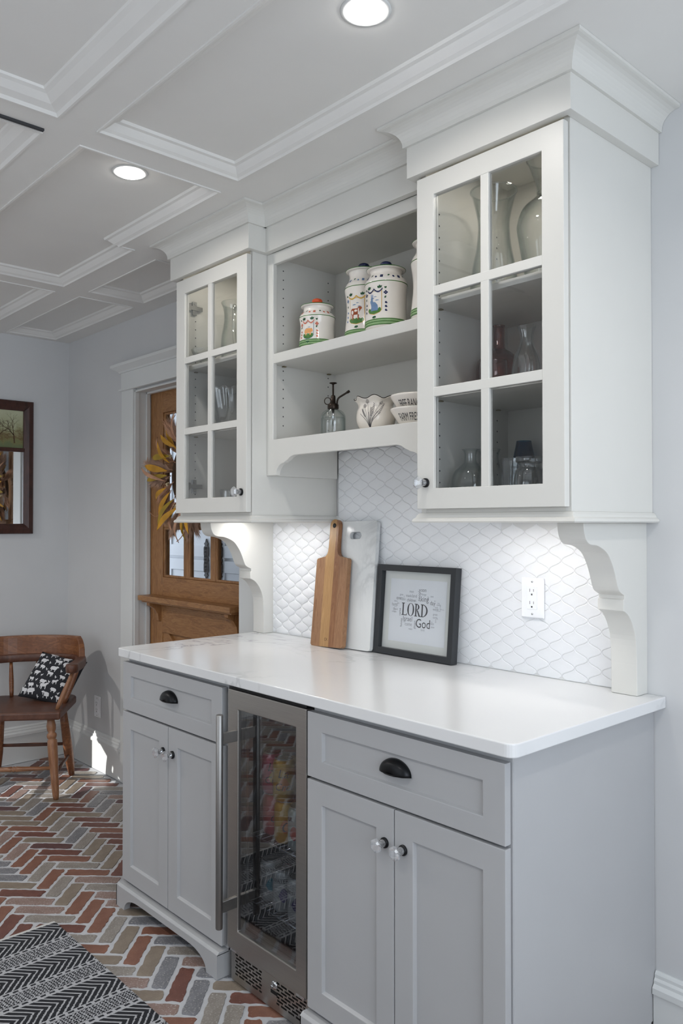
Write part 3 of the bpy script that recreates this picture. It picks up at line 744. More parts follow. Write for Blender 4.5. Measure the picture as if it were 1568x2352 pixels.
Rr = [(sx0+sx1-p[0], p[1]) for p in L][::-1]
mb = MB(); mb.prism([(sx0, 1.523)] + L + Rr + [(sx1, 1.523), (sx1, 1.646), (sx0, 1.646)], sy-0.0004, sy+0.018, 'y'); mb.build('apron', M['upper'], su, bevel=0.001)
hl = MB()
for yy in (-0.27, -0.06):
    for k in range(18):
        z = 1.70 + k*0.032
        if 1.895 < z < 1.955: continue
        hl.add([(sx0+0.0164, yy+0.0026*math.cos(a*PI/4), z+0.0026*math.sin(a*PI/4)) for a in range(8)], [tuple(range(8))])
hl.build('pin_holes', M['hole'], su)
mb = MB(); mb.sweep([(sx0+0.022, sy), (sx1-0.022, sy)], frieze_prof); mb.build('frieze', M['upper'], su)
mb = MB(); mb.sweep([(sx0+0.0, sy), (sx1-0.0, sy)], cove); mb.build('crown_moulding', M['upper'], su)

# corbels
cp = [(-0.012, 1.3603)] + [(-0.312, 1.3603)] + spline([(-0.3115, 1.352), (-0.308, 1.334), (-0.298, 1.317), (-0.281, 1.308), (-0.247, 1.304), (-0.206, 1.287), (-0.181, 1.259), (-0.166, 1.232), (-0.156, 1.208), (-0.146, 1.190), (-0.122, 1.1775)], 4)
cp += [(-0.1195, 1.1775), (-0.1195, 1.1665), (-0.1245, 1.1665), (-0.1245, 1.1375)] + spline([(-0.118, 1.1355), (-0.098, 1.123), (-0.076, 1.095), (-0.062, 1.058), (-0.0575, 0.995)], 4) + [(-0.0575, 0.9145), (-0.012, 0.9145)]
for (x0, lab) in ((-0.121, 'white scrolled wall corbel at the right end of the backsplash'), (-1.707, 'white scrolled wall corbel at the left end of the backsplash')):
    c = thing('corbel', lab, 'corbel', (x0, 0, 0), group='corbels under the upper cabinets')
    mb = MB(); mb.prism(cp, 0.0, 0.072, 'x'); mb.build('scroll', M['upper'], c, bevel=0.0015)
    mb = MB(); mb.box(0.001, 0.071, -0.012, -0.0005, 0.9145, 1.3603); mb.build('back_plate', M['upper'], c)

# ------------------------------------------------------------------ arabesque tile backsplash
bs = thing('backsplash', 'white glazed arabesque tile backsplash above the countertop', 'backsplash')
mb = MB(); mb.box(-1.640, -0.115, -0.0086, -0.0006, 0.9145, 1.3855); mb.box(-1.2405, -0.5065, -0.0086, -0.0006, 1.3855, 1.6275); mb.build('grout_bed', M['grout'], bs)
TA, TB = 0.0825, 0.0545
def tile_outline(n=11):
    top = []
    for k in range(n+1):
        s = k/n; top.append(((s-0.5)*TB, TA/4*(1-math.cos(2*PI*s))))
    return [(x, z) for z, x in top] + [(-x, z) for z, x in top[-2:0:-1]]
def clip(poly, ax, v, keep_less):
    out = []
    for i in range(len(poly)):
        a, b_ = poly[i-1], poly[i]
        ia = (a[ax] <= v) == keep_less; ib = (b_[ax] <= v) == keep_less
        if ia != ib:
            t = (v-a[ax])/(b_[ax]-a[ax]); out.append((a[0]+(b_[0]-a[0])*t, a[1]+(b_[1]-a[1])*t))
        if ib: out.append(b_)
    return out
def tile_mb(out, cx=0, cz=0):
    mb = MB(); n = len(out)
    mx = sum(p[0] for p in out)/n; mz = sum(p[1] for p in out)/n
    def ins(p, d):
        v = Vector((p[0]-mx, p[1]-mz)); L = max(v.length, 1e-4); return (mx+v.x*(1-min(0.5, d/L)), mz+v.y*(1-min(0.5, d/L)))
    r0 = [ins(p, 0.0008) for p in out]; r1 = [ins(p, 0.0011) for p in out]; r2 = [ins(p, 0.0028) for p in out]
    vs = [(cx+p[0], -0.0040, cz+p[1]) for p in r0] + [(cx+p[0], -0.0093, cz+p[1]) for p in r1] + [(cx+p[0], -0.0102, cz+p[1]) for p in r2]
    mb.add(vs, [(i, (i+1) % n, n+(i+1) % n, n+i) for i in range(n)] + [(n+i, n+(i+1) % n, 2*n+(i+1) % n, 2*n+i) for i in range(n)])
    mb.add(vs[2*n:], [tuple(range(n))]); return mb
TILE = tile_mb(tile_outline()).mesh('tile', M['tile'])
tl = []
rt = random.Random(3)
for i in range(-2, 50):
    for j in range(-2, 40):
        cx = -1.66 + i*TA/2; cz = 0.925 + j*TB/2
        if (i + j) % 2: continue
        if -1.26 < cx < -0.488: zt = 1.6265
        else: zt = 1.384
        out = [(cx+x, cz+z) for x, z in tile_outline()]
        for (ax, v, less) in ((1, 0.9155, False), (1, zt, True), (0, -1.639, False), (0, -0.116, True)):
            if out: out = clip(out, ax, v, less)
        if zt > 1.5 and cz > 1.36 and out:
            out = clip(out, 0, -1.2415, False); out = clip(out, 0, -0.5055, True) if out else out
        elif zt < 1.5 and cz > 1.36 and out: continue
        if len(out) < 4: continue
        area_ = abs(sum(out[k-1][0]*out[k][1]-out[k][0]*out[k-1][1] for k in range(len(out))))/2
        if area_ < 1e-4: continue
        whole = area_ > TA*TB/2*0.985
        tl.append((cx, cz, whole, out, area_*1.0/((Vector((cx, 0, cz))-CAMD).length**2)))
tl.sort(key=lambda t: -t[4])
tail = MB()
for n, (cx, cz, whole, out, _) in enumerate(tl):
    if n < 300:
        if whole:
            o = bpy.data.objects.new('tile', TILE); link(o, bs); o.location = (cx, rt.uniform(-0.0004, 0.0004), cz)
            o.rotation_euler = (rt.uniform(-0.006, 0.006), 0, rt.uniform(-0.005, 0.005))
        else:
            c0 = (sum(p[0] for p in out)/len(out), sum(p[1] for p in out)/len(out))
            tile_mb([(p[0]-c0[0], p[1]-c0[1]) for p in out]).build('tile', M['tile'], bs).location = (c0[0], 0, c0[1])
    else:
        q = tile_mb(out); tail.add(q.v, q.f, True)
if tail.f: tail.build('tile_field', M['tile'], bs)['kind'] = 'stuff'

# sockets
def socket(name, label, x, z, y, w2, h2, duplex=True):
    t = thing(name, label, 'outlet', (x, y, z))
    mb = MB(); mb.box(-w2, w2, -0.006, 0, -h2, h2); mb.build('cover_plate', M['plate'], t, bevel=0.003)
    mb = MB(); mb.box(-0.017, 0.017, -0.0085, -0.005, -0.0335, 0.0335); mb.build('receptacle', M['plate'], t, bevel=0.001)
    if duplex:
        sl = MB()
        for dz in (0.018, -0.018):
            sl.box(-0.0072, -0.0058, -0.0088, -0.0084, dz-0.0005, dz+0.0085); sl.box(0.0055, 0.0069, -0.0088, -0.0084, dz+0.0005, dz+0.0080)
            sl.box(-0.0022, 0.0022, -0.0088, -0.0084, dz-0.0105, dz-0.0055)
        sl.build('slots', M['hole'], t)
    for dz in (0.047, -0.047):
        s = MB(); s.lathe([(0.0, 0.0), (0.0032, 0.0), (0.0028, 0.0012), (0, 0.0014)], 12); s.v = [(a, -c-0.0062, b_+dz) for a, b_, c in s.v]; s.build('screw', M['chrome'] if duplex else M['plate'], t)
socket('wall_outlet', 'white double wall outlet on the tiled backsplash', -0.391, 1.141, -0.0115, 0.039, 0.0585)
socket('wall_outlet', 'white wall outlet low beside the wooden chair', -3.235, 0.340, -0.0005, 0.036, 0.0585)

# puck lamps in the tops of the glass-door cabinets
for (x, lab) in ((-0.26, 'round puck light inside the top of the right glass-door cabinet'), (-1.49, 'round puck light inside the top of the left glass-door cabinet')):
    t = thing('puck_light', lab, 'light', (x, -0.20, 2.3595), group='cabinet puck lights')
    mb = MB(); mb.lathe([(0.0, 0.0), (0.033, 0.0), (0.033, -0.008), (0.026, -0.010), (0.026, -0.0085), (0, -0.0085)], 28); mb.build('puck_housing', M['plate'], t)
    l = bpy.data.lights.new('puck_lamp', 'AREA'); l.shape = 'DISK'; l.size = 0.05; l.energy = 0.75; l.color = (1.0, 0.93, 0.80)
    o = bpy.data.objects.new('puck_lamp', l); link(o, t); o.location = (0, 0, -0.012)
# under-cabinet lamps
for (x0, x1, lab) in ((-0.47, -0.135, 'slim light bar under the right upper cabinet'), (-1.62, -1.275, 'slim light bar under the left upper cabinet')):
    t = thing('light_bar', lab, 'light', (0, 0, 0), group='under-cabinet light bars')
    mb = MB(); mb.box(x0, x1, -0.215, -0.185, 1.3745, 1.386); mb.build('housing', M['plate'], t)
    mb = MB(); mb.box(x0+0.005, x1-0.005, -0.211, -0.189, 1.3725, 1.3745); mb.build('diffuser', M['led'], t)
    l = bpy.data.lights.new('bar_light', 'AREA'); l.shape = 'RECTANGLE'; l.size = x1-x0-0.02; l.size_y = 0.02; l.energy = 1.05; l.color = (1.0, 0.975, 0.95)
    o = bpy.data.objects.new('bar_light', l); link(o, t); o.location = ((x0+x1)/2, -0.2, 1.371)

# ------------------------------------------------------------------ things on the counter
# wooden board: local x = width, z = up, face at -y; leans back against the wall
def lean(t, y0, tilt, rz=0): t.rotation_euler = (-tilt, 0, 0)
bd = thing('cutting_board', 'acacia wood cutting board with a handle, leaning in front of the marble board', 'cutting board', (-1.192, -0.106, 0.9155))
half = spline([(0.040, 0.325), (0.030, 0.333), (0.0245, 0.350), (0.0230, 0.385), (0.0235, 0.425)], 4) + [(0.0235*math.cos(a), 0.438+0.0235*math.sin(a)) for a in [k*PI/2/6 for k in range(0, 7)]]
right = [(0.078, 0.0), (0.085, 0.007), (0.084, 0.312), (0.079, 0.318)] + half
out = right + [(-x, z) for x, z in right[::-1][1:]]
M['acacia1'] = wood('acacia_brown', col('#6E4A30'), col('#8E6748'), col('#A68160'), (6, 1, 0.7), 9, 0.4, ring=4)
M['acacia2'] = wood('acacia_gold', col('#8F6A42'), col('#AD8658'), col('#BF9C70'), (7, 1, 0.5), 9, 0.4, ring=3)
M['acacia3'] = wood('acacia_red', col('#623F29'), col('#83593A'), col('#9C7350'), (6, 1, 0.7), 9, 0.4, ring=5)
def cut_strip(poly, a, b_): return clip(clip(poly, 0, a, False), 0, b_, True)
for (a, b_, m) in ((-0.09, -0.036, 'acacia1'), (-0.036, 0.012, 'acacia2'), (0.012, 0.040, 'acacia3'), (0.040, 0.09, 'acacia1')):
    mb = MB(); mb.prism(cut_strip(out, a, b_), -0.009, 0.009, 'y'); mb.build('stave', M[m], bd)
mb = MB(); mb.lathe([(0.0085, 0.0), (0.0085, 0.0012), (0.0055, 0.0012), (0.0055, 0.0)], 20); mb.v = [(x, -z-0.009, y+0.438) for x, y, z in mb.v]; mb.build('grommet', M['black'], bd)
mb = MB(); mb.lathe([(0.0, 0.0), (0.0055, 0.0), (0.0055, 0.0003), (0, 0.0003)], 16); mb.v = [(x, -z-0.009, y+0.438) for x, y, z in mb.v]; mb.build('hanging_hole', M['hole'], bd)
vs, fs = text_mesh('CK', 0.014); mb = MB(); mb.add([(x-0.012, -0.0093, z+0.022) for x, z, _ in vs], fs); mb.build('brand_mark', M['twig'], bd)
bd.rotation_euler = (-0.138, -0.045, 0)
mbd = thing('marble_board', 'white marble board with a handle slot, leaning on the tiles', 'cutting board', (-1.110, -0.073, 0.9155))
o = rounded_rect(-0.106, 0.106, 0.0, 0.452, 0.010, (1, 1, 1, 1))
# build with a real slot: two halves joined around the hole
hole = [(x, z) for x, z in rounded_rect(-0.030, 0.030, 0.388, 0.414, 0.0125, (1, 1, 1, 1))]
bm = bmesh.new()
def loop(pts, y): return [bm.verts.new((x, y, z)) for x, z in pts]
lo_f = loop(o, -0.008); lh_f = loop(hole, -0.008)
es = [bm.edges.new((l[i], l[(i+1) % len(l)])) for l in (lo_f, lh_f) for i in range(len(l))]
bmesh.ops.triangle_fill(bm, use_beauty=True, edges=es)
ext = bmesh.ops.extrude_face_region(bm, geom=list(bm.faces))
bmesh.ops.translate(bm, verts=[v for v in ext['geom'] if isinstance(v, bmesh.types.BMVert)], vec=(0, 0.016, 0))
bmesh.ops.recalc_face_normals(bm, faces=bm.faces)
me = bpy.data.meshes.new('slab'); bm.to_mesh(me); bm.free(); me.materials.append(M['marble'])
link(bpy.data.objects.new('slab', me), mbd)
mbd.rotation_euler = (-0.108, -0.020, 0)

# framed word print
fp = thing('picture_frame', 'black framed word-cloud print reading LORD, leaning on the tiles', 'picture', (-0.827, -0.050, 0.9155))
FWd, FHt = 0.346, 0.302
mb = MB(); mb.ring(-FWd/2, FWd/2, 0, FHt, 0.021, 0.021, 0.021, 0.021, -0.018, 0.010); mb.build('frame', M['framepaint'], fp, bevel=0.001)
mb = MB(); mb.box(-FWd/2+0.015, FWd/2-0.015, 0.002, 0.006, 0.015, FHt-0.015); mb.build('mat_board', M['matboard'], fp)
mb = MB(); mb.box(-0.124, 0.124, 0.0014, 0.002, 0.046, FHt-0.046); pp = mb.build('print', M['paper'], fp)
mb = MB(); mb.box(-FWd/2+0.018, FWd/2-0.018, -0.0075, -0.0055, 0.018, FHt-0.018); mb.build('glazing', M['pane'], fp)
WK = 1.08
def word(mb, txt, x, z, h, vert=False, wide=0.86):
    vs, fs = text_mesh(txt, h*1.43)
    if vert: mb.add([(WK*(x-vz), 0.0011, 0.153+WK*(z+vx*wide-0.153)) for vx, vz, _ in vs], fs)
    else: mb.add([(WK*(x+vx*wide), 0.0011, 0.153+WK*(z+vz-0.153)) for vx, vz, _ in vs], fs)
# serif capitals for the large word
def serif(mb, ch, x, z, h):
    w = h*0.62; t = h*0.135; s = h*0.055; P = lambda pts: mb.add([(x+a, 0.001, z+b_) for a, b_ in pts], [tuple(range(len(pts)))])
    def arc(cx, cz, rx, rz, a0, a1, th):
        n = 20
        vs = []
        for k in range(n+1):
            a = a0+(a1-a0)*k/n; q = th*(0.35+0.65*abs(math.cos(a)))
            vs += [(x+cx+rx*math.cos(a), 0.001, z+cz+rz*math.sin(a)), (x+cx+(rx-q)*math.cos(a), 0.001, z+cz+(rz-q*0.5)*math.sin(a))]
        mb.add(vs, [(2*k, 2*k+1, 2*k+3, 2*k+2) for k in range(n)])
    def stem(cx, ser=True):
        P([(cx, 0), (cx+t, 0), (cx+t, h), (cx, h)])
        if ser: P([(cx-t*0.7, 0), (cx+t*1.7, 0), (cx+t*1.7, s), (cx-t*0.7, s)]); P([(cx-t*0.7, h-s), (cx+t*1.7, h-s), (cx+t*1.7, h), (cx-t*0.7, h)])
    if ch == 'L': stem(t*0.7); P([(t, 0), (w*0.92, 0), (w*0.97, h*0.2), (w*0.92, h*0.2), (w*0.82, s), (t, s)]); return w*1.02
    if ch == 'O': arc(w*0.58, h*0.5, w*0.6, h*0.52, 0, 2*PI, t*1.15); return w*1.22
    if ch == 'D': stem(t*0.7); arc(t*1.3, h*0.5, w*0.92, h*0.5, -PI/2, PI/2, t*1.2); return w*1.25
    if ch == 'R':
        stem(t*0.7); arc(t*1.3, h*0.75, w*0.55, h*0.25, -PI/2, PI/2, t*1.1); P([(w*0.38, h*0.5), (w*0.38+t, h*0.5), (w*1.05, 0), (w*1.05-t*1.25, 0)])
        P([(w*0.85, 0), (w*1.12, 0), (w*1.12, s*0.8), (w*0.85, s*0.8)]); return w*1.06
mb = MB(); x = -0.068
for ch in 'LORD': x += serif(mb, ch, x, 0.1355, 0.0415)
word(mb, 'God', -0.002, 0.104, 0.027)
mb.build('lettering', M['ink'], pp)
mb = MB()
for (t_, x, z, h, v) in [('Israel', -0.056, 0.120, 0.015, 0), ('king', 0.014, 0.184, 0.016, 0), ('people', 0.012, 0.184, 0.011, 1), ('son', 0.014, 0.2135, 0.012, 0), ('man', 0.000, 0.099, 0.012, 1),
                         ('house', -0.058, 0.100, 0.009, 1), ('came', -0.066, 0.134, 0.009, 1), ('children', -0.043, 0.1805, 0.0095, 0), ('one', -0.088, 0.1835, 0.0115, 0), ('day', 0.052, 0.176, 0.0125, 0)]: word(mb, t_, x, z, h, v)
mb.build('lettering', M['ink2'], pp)
mb = MB()
sm = [('land', -0.023, 0.194, 0.0105, 0), ('made', -0.048, 0.194, 0.009, 0), ('also', -0.066, 0.1825, 0.009, 0), ('men', -0.034, 0.208, 0.0085, 0), ('come', -0.047, 0.106, 0.011, 0), ('hand', -0.106, 0.163, 0.0105, 0), ('went', 0.064, 0.160, 0.009, 0),
      ('things', 0.016, 0.2025, 0.0065, 0), ('even', 0.053, 0.117, 0.008, 0), ('lord', 0.020, 0.095, 0.0075, 0), ('David', -0.100, 0.150, 0.007, 0), ('make', -0.030, 0.0945, 0.006, 0), ('said', 0.046, 0.187, 0.007, 1), ('great', 0.066, 0.146, 0.007, 0), ('earth', 0.066, 0.137, 0.006, 0),
      ('saying', 0.078, 0.176, 0.0055, 0), ('place', 0.060, 0.108, 0.0055, 0), ('father', -0.096, 0.176, 0.005, 0), ('brought', -0.104, 0.1425, 0.005, 0), ('gave', -0.074, 0.197, 0.0065, 0), ('sent', 0.052, 0.199, 0.006, 0), ('took', 0.072, 0.168, 0.005, 0)]
rw = random.Random(8)
for (t_, x, z, h, v) in sm: word(mb, t_, x, z, h, v)
tiny = ['heart', 'name', 'days', 'city', 'go', 'know', 'king', 'way', 'let', 'see', 'tell', 'holy', 'long', 'time', 'eat', 'stood', 'words', 'land', 'sons', 'year']
for k in range(34):
    a = rw.uniform(0, 2*PI); q = rw.uniform(0.78, 1.0)
    x, z = 0.002+0.108*q*math.cos(a)-0.006, 0.153+0.052*q*math.sin(a)
    if abs(x+0.0) < 0.05 and 0.10 < z < 0.205: continue
    word(mb, rw.choice(tiny), x, z, rw.uniform(0.0032, 0.0048), rw.random() < 0.3)
mb.build('lettering', M['ink3'], pp)
fp.rotation_euler = (-0.085, 0, 0)

# ------------------------------------------------------------------ pottery on the open shelf
def prof_r(prof, z):
    for (r0, z0), (r1, z1) in zip(prof, prof[1:]):
        if (z0 <= z <= z1) and z1 > z0: return r0+(r1-r0)*(z-z0)/(z1-z0)
    return prof[-1][0]
def strips(poly, du):
    u0 = min(p[0] for p in poly); u1 = max(p[0] for p in poly); n = max(1, int((u1-u0)/du)); res = []
    for k in range(n):
        q = clip(clip(poly, 0, u0+(u1-u0)*k/n, False), 0, u0+(u1-u0)*(k+1)/n, True)
        if len(q) >= 3: res.append(q)
    return res
def wrap(mb, polys, prof, a0, rref, off=0.0006, du=0.006):
    for poly in polys:
        for q in [z_ for y_ in strips(poly, du) for z_ in strips([(b_, a_) for a_, b_ in y_], du*1.3)]:
            q = [(b_, a_) for a_, b_ in q]
            pts = [((prof_r(prof, v)+off)*math.cos(a0+u/rref), (prof_r(prof, v)+off)*math.sin(a0+u/rref), v) for u, v in q]
            mb.poly(pts)
def xf(poly, x, y, sx, sy=None, flip=False, rot=0):
    sy = sy or sx; c, s = math.cos(rot), math.sin(rot); out = []
    for a, b_ in poly:
        a = (1-a if flip else a)*sx; b_ = b_*sy; out.append((x+a*c-b_*s, y+a*s+b_*c))
    return out
COW = [(0, .15), (0, .85), (.1, .95), (.55, .92), (.68, 1.0), (.76, 1.14), (.80, 1.04), (.92, 1.08), (1.0, .92), (.9, .84), (.8, .7), (.75, .55), (.73, 0), (.65, 0), (.63, .42), (.3, .42), (.25, 0), (.15, 0), (.14, .4), (.06, .5), (.05, .15)]
PIG = [(0, .5), (.03, .8), (.2, .95), (.55, 1.0), (.8, .95), (.9, 1.0), (.92, .85), (1.0, .65), (.98, .5), (.85, .45), (.8, .3), (.78, 0), (.68, 0), (.66, .3), (.3, .3), (.28, 0), (.16, 0), (.15, .3), (.05, .35)]
RAB = [(.1, 0), (.15, .3), (.1, .5), (.02, .6), (0, .72), (.1, .82), (.1, 1.2), (.17, 1.25), (.22, .88), (.28, 1.2), (.36, 1.18), (.32, .8), (.36, .65), (.6, .62), (.85, .4), (.92, .1), (.85, 0)]
HEN = [(.3, 0), (.35, .25), (.15, .35), (0, .7), (.2, .6), (.45, .6), (.6, .95), (.75, 1), (.85, .85), (.75, .8), (.75, .5), (.6, .28), (.45, .2), (.45, 0)]
SHEEP = [(0, .5), (.05, .85), (.3, .95), (.6, .93), (.75, 1.05), (.95, .95), (1, .8), (.85, .75), (.82, .5), (.75, .35), (.74, 0), (.65, 0), (.64, .3), (.3, .3), (.28, 0), (.19, 0), (.18, .35), (.05, .3)]
LEAF = [(0, 0), (.25, .3), (.6, .38), (1, 0), (.6, -.18), (.25, -.2)]
def disc(x, y, r, n=10): return [(x+r*math.cos(2*PI*k/n), y+r*math.sin(2*PI*k/n)) for k in range(n)]
def comma(x, y, r): return [(x+r*math.cos(a)*(0.45+0.55*k/11), y+r*math.sin(a)*(0.45+0.55*k/11)) for k, a in enumerate([0.4+5.4*k/11 for k in range(12)])]
def trefoil(x, y, s, up=1): return [xf(LEAF, x, y, s, s, rot=PI/2*up+d) for d in (-0.8, 0, 0.8)]
def jar(x, y, z, prof, hgt, label, sc, animal, band_cols, knobm, swirl, scroll, bg=M['cream'], shield_w=0.024, sz=(0.33, 0.74), a_off=-0.55, detail=True):
    t = thing('lidded_jar', label, 'jar', (x, y, z), group='painted lidded jars')
    b = MB(); b.lathe(prof, 48); b.build('jar_body', bg, t)
    rt_, zt = prof[-1]
    ld = MB(); ld.lathe([(rt_-0.004, zt), (rt_+0.007, zt+0.001), (rt_+0.009, zt+0.004), (rt_+0.004, zt+0.007), (rt_*0.6, zt+0.012), (0.012, zt+0.015)], 40); l = ld.build('lid', bg, t)
    rm = MB(); rm.lathe([(rt_+0.0093, zt+0.0035), (rt_+0.0096, zt+0.0045), (rt_+0.004, zt+0.0076), (rt_*0.62, zt+0.0126), (rt_*0.62, zt+0.0118), (rt_+0.004, zt+0.0068), (rt_+0.0088, zt+0.0035)], 40); rm.build('lid_rim', M['green'], l)
    kb = MB(); kb.lathe([(0.008, zt+0.012), (0.009, zt+0.016), (0.016, zt+0.019), (0.0185, zt+0.025), (0.015, zt+0.030), (0.008, zt+0.033), (0, zt+0.0335)], 28); kb.build('lid_knob', knobm, l)
    def band(m_, z0, z1):
        mb = MB(); mb.lathe([(prof_r(prof, z0)+0.0002, z0), (prof_r(prof, z0)+0.0007, z0+0.0002), (prof_r(prof, z1)+0.0007, z1-0.0002), (prof_r(prof, z1)+0.0002, z1)], 48); mb.build('painted_band', M[m_], t)
    b0 = hgt*0.085
    for (m_, a, b_) in (('green', 0, 0.003), ('lgreen', 0.0032, 0.0080), ('green', 0.0082, 0.0112), ('lgreen', 0.0114, 0.0160), ('green', 0.0162, 0.0195)): band(m_, b0+a, b0+b_)
    zs = band_cols; band('green', zs, zs+0.0024)
    if not detail: return t
    a0 = facing(x, y); R = 0.06; ash = a0 + a_off
    w2 = shield_w; s0, s1 = hgt*sz[0], hgt*sz[1]
    sh = [(-w2, s1), (-w2, s0+0.012), (-w2*0.75, s0+0.004), (0, s0-0.002), (w2*0.75, s0+0.004), (w2, s0+0.012), (w2, s1)]
    inn = [(u*0.93, s0+(v-s0)*0.965+0.0015) for u, v in sh]
    m1 = MB(); wrap(m1, [sh], prof, ash, R, 0.0005); m1.build('painted_scene', M['yellow'] if scroll != 'coral' else M['blue'], t)
    m2 = MB(); wrap(m2, [inn], prof, ash, R, 0.0009); m2.build('painted_scene', M['cream'], t)
    gr = [(-w2*0.9, s0+0.010), (-w2*0.65, s0+0.004), (0, s0), (w2*0.65, s0+0.004), (w2*0.9, s0+0.010)] + [(w2*0.9*(1-k/5), s0+0.016+(0.004 if k % 2 else 0)) for k in range(11)]
    m3 = MB(); wrap(m3, [gr], prof, ash, R, 0.0013); m3.build('painted_scene', M['green'], t)
    cl = MB(); wrap(cl, [xf(LEAF, -w2*0.6, s1-0.022, 0.016, 0.006), xf(LEAF, w2*0.1, s1-0.028, 0.014, 0.005), xf(LEAF, -w2*0.1, s1-0.017, 0.012, 0.004)], prof, ash, R, 0.0013); cl.build('painted_scene', M['blue'], t)
    for (poly, mm) in animal(w2, s0, s1):
        m4 = MB(); wrap(m4, poly, prof, ash, R, 0.0017 if mm is not M['cream'] else 0.0020); m4.build('painted_scene', mm, t)
    # scalloped ribbon over the shield
    rib = []; n = 24
    for k in range(n+1):
        u = -w2*1.1 + 2.2*w2*k/n; rib.append((u, s1+0.004-0.009*abs(math.sin(2*PI*k/n))))
    ribp = rib + [(u, v+0.0042) for u, v in rib[::-1]]
    m5 = MB(); wrap(m5, [ribp], prof, ash, R, 0.0021, 0.003); m5.build('painted_ribbon', {'coral': M['coral'], 'yellow': M['yellow'], 'navy': M['navy']}[scroll], t)
    gl = []
    for u in (-w2*0.75, w2*0.75): gl += trefoil(u, s1+0.008, 0.010)
    gl += trefoil(0, s0-0.006, 0.009, -1)
    su_ = w2+0.011
    for u in (su_, -su_): gl += [xf(LEAF, u, s1+0.006, 0.007, rot=1.2), xf(LEAF, u, s1+0.006, 0.007, rot=2.0), xf(LEAF, u-0.003, s0+(s1-s0)*0.66, 0.009, rot=1.0)]
    m6 = MB(); wrap(m6, gl, prof, ash, R, 0.0009); m6.build('painted_leaves', M['dgreen'], t)
    sw = []
    for u in (su_, -su_):
        c = s1-0.006
        for d in range(4): sw.append(disc(u+0.0035*math.cos(d*PI/2), c+0.0035*math.sin(d*PI/2), 0.0028, 7))
        for k in range(3): sw.append(comma(u+0.001, s0+(s1-s0)*(0.15+0.17*k), 0.0048))
    # frieze of commas round the shoulder
    zc = zs + (hgt-zs)*0.38
    for k in range(12):
        uu = -0.10+0.0175*k
        if k % 3 == 0: sw.append(comma(uu, zc, 0.0045))
        elif k % 3 == 1: sw += [disc(uu+0.003*math.cos(d*PI/2+0.7), zc+0.003*math.sin(d*PI/2+0.7), 0.0026, 7) for d in range(4)]
    m7 = MB(); wrap(m7, sw, prof, ash, R, 0.0009); m7.build('painted_flowers', swirl, t)
    gs = [xf(LEAF, -0.10+0.0175*k, zc, 0.009, rot=0.5+0.4*(k % 2)) for k in range(2, 12, 3)]
    m8 = MB(); wrap(m8, gs, prof, ash, R, 0.0009); m8.build('painted_leaves', M['dgreen'], t)
    return t
pigp = spline([(0.046, 0.0), (0.056, 0.007), (0.0615, 0.018), (0.0610, 0.030), (0.0575, 0.062), (0.0570, 0.085), (0.0600, 0.105), (0.0615, 0.113), (0.056, 0.124), (0.049, 0.131), (0.0465, 0.140), (0.048, 0.148)], 3)
rabp = spline([(0.050, 0.0), (0.060, 0.009), (0.0655, 0.020), (0.0650, 0.034), (0.0630, 0.075), (0.0630, 0.115), (0.0655, 0.143), (0.0660, 0.152), (0.061, 0.166), (0.051, 0.178), (0.0485, 0.186), (0.052, 0.193)], 3)
cowp = spline([(0.050, 0.0), (0.059, 0.009), (0.0635, 0.022), (0.0620, 0.045), (0.0570, 0.095), (0.0575, 0.135), (0.0625, 0.170), (0.0630, 0.180), (0.058, 0.194), (0.0495, 0.207), (0.047, 0.222), (0.051, 0.235)], 3)
def pig_art(w2, s0, s1): return [([xf(PIG, -w2*0.72, s0+0.012, 0.033, 0.024)], M['pig'])]
def cow_art(w2, s0, s1):
    c = xf(COW, -w2*0.78, s0+0.013, 0.041, 0.040)
    return [([c], M['brown']), ([xf(disc(0, 0, 1, 8), -w2*0.1, s0+0.043, 0.006, 0.004), xf(disc(0, 0, 1, 8), -w2*0.55, s0+0.038, 0.004, 0.007), xf([(0, 0), (1, 0), (1, 1), (0, 1)], w2*0.18, s0+0.030, 0.004, 0.02)], M['cream'])]
def rab_art(w2, s0, s1): return [([xf(RAB, -w2*0.6, s0+0.010, 0.030, 0.042)], M['blue'])]
jar(-1.100, -0.235, 1.9425, pigp, 0.148, 'small cream lidded jar painted with a pig, orange knob', 1, pig_art, 0.1105, M['orange'], M['coral'], 'coral', shield_w=0.021, sz=(0.22, 0.60))
jar(-0.918, -0.190, 1.9425, cowp, 0.235, 'tall cream lidded jar painted with a brown cow, navy knob', 1, cow_art, 0.179, M['navy'], M['blue'], 'yellow', shield_w=0.028, sz=(0.24, 0.60), a_off=-0.42)
jar(-0.768, -0.240, 1.9425, rabp, 0.193, 'cream lidded jar painted with a blue rabbit, navy knob', 1, rab_art, 0.148, M['navy'], M['navy'], 'navy', shield_w=0.024, sz=(0.26, 0.62), a_off=-0.60)
jar(-0.588, -0.230, 1.9425, cowp, 0.235, 'cream lidded jar mostly hidden behind the right glass-door cabinet', 1, cow_art, 0.179, M['navy'], M['blue'], 'yellow', detail=False)

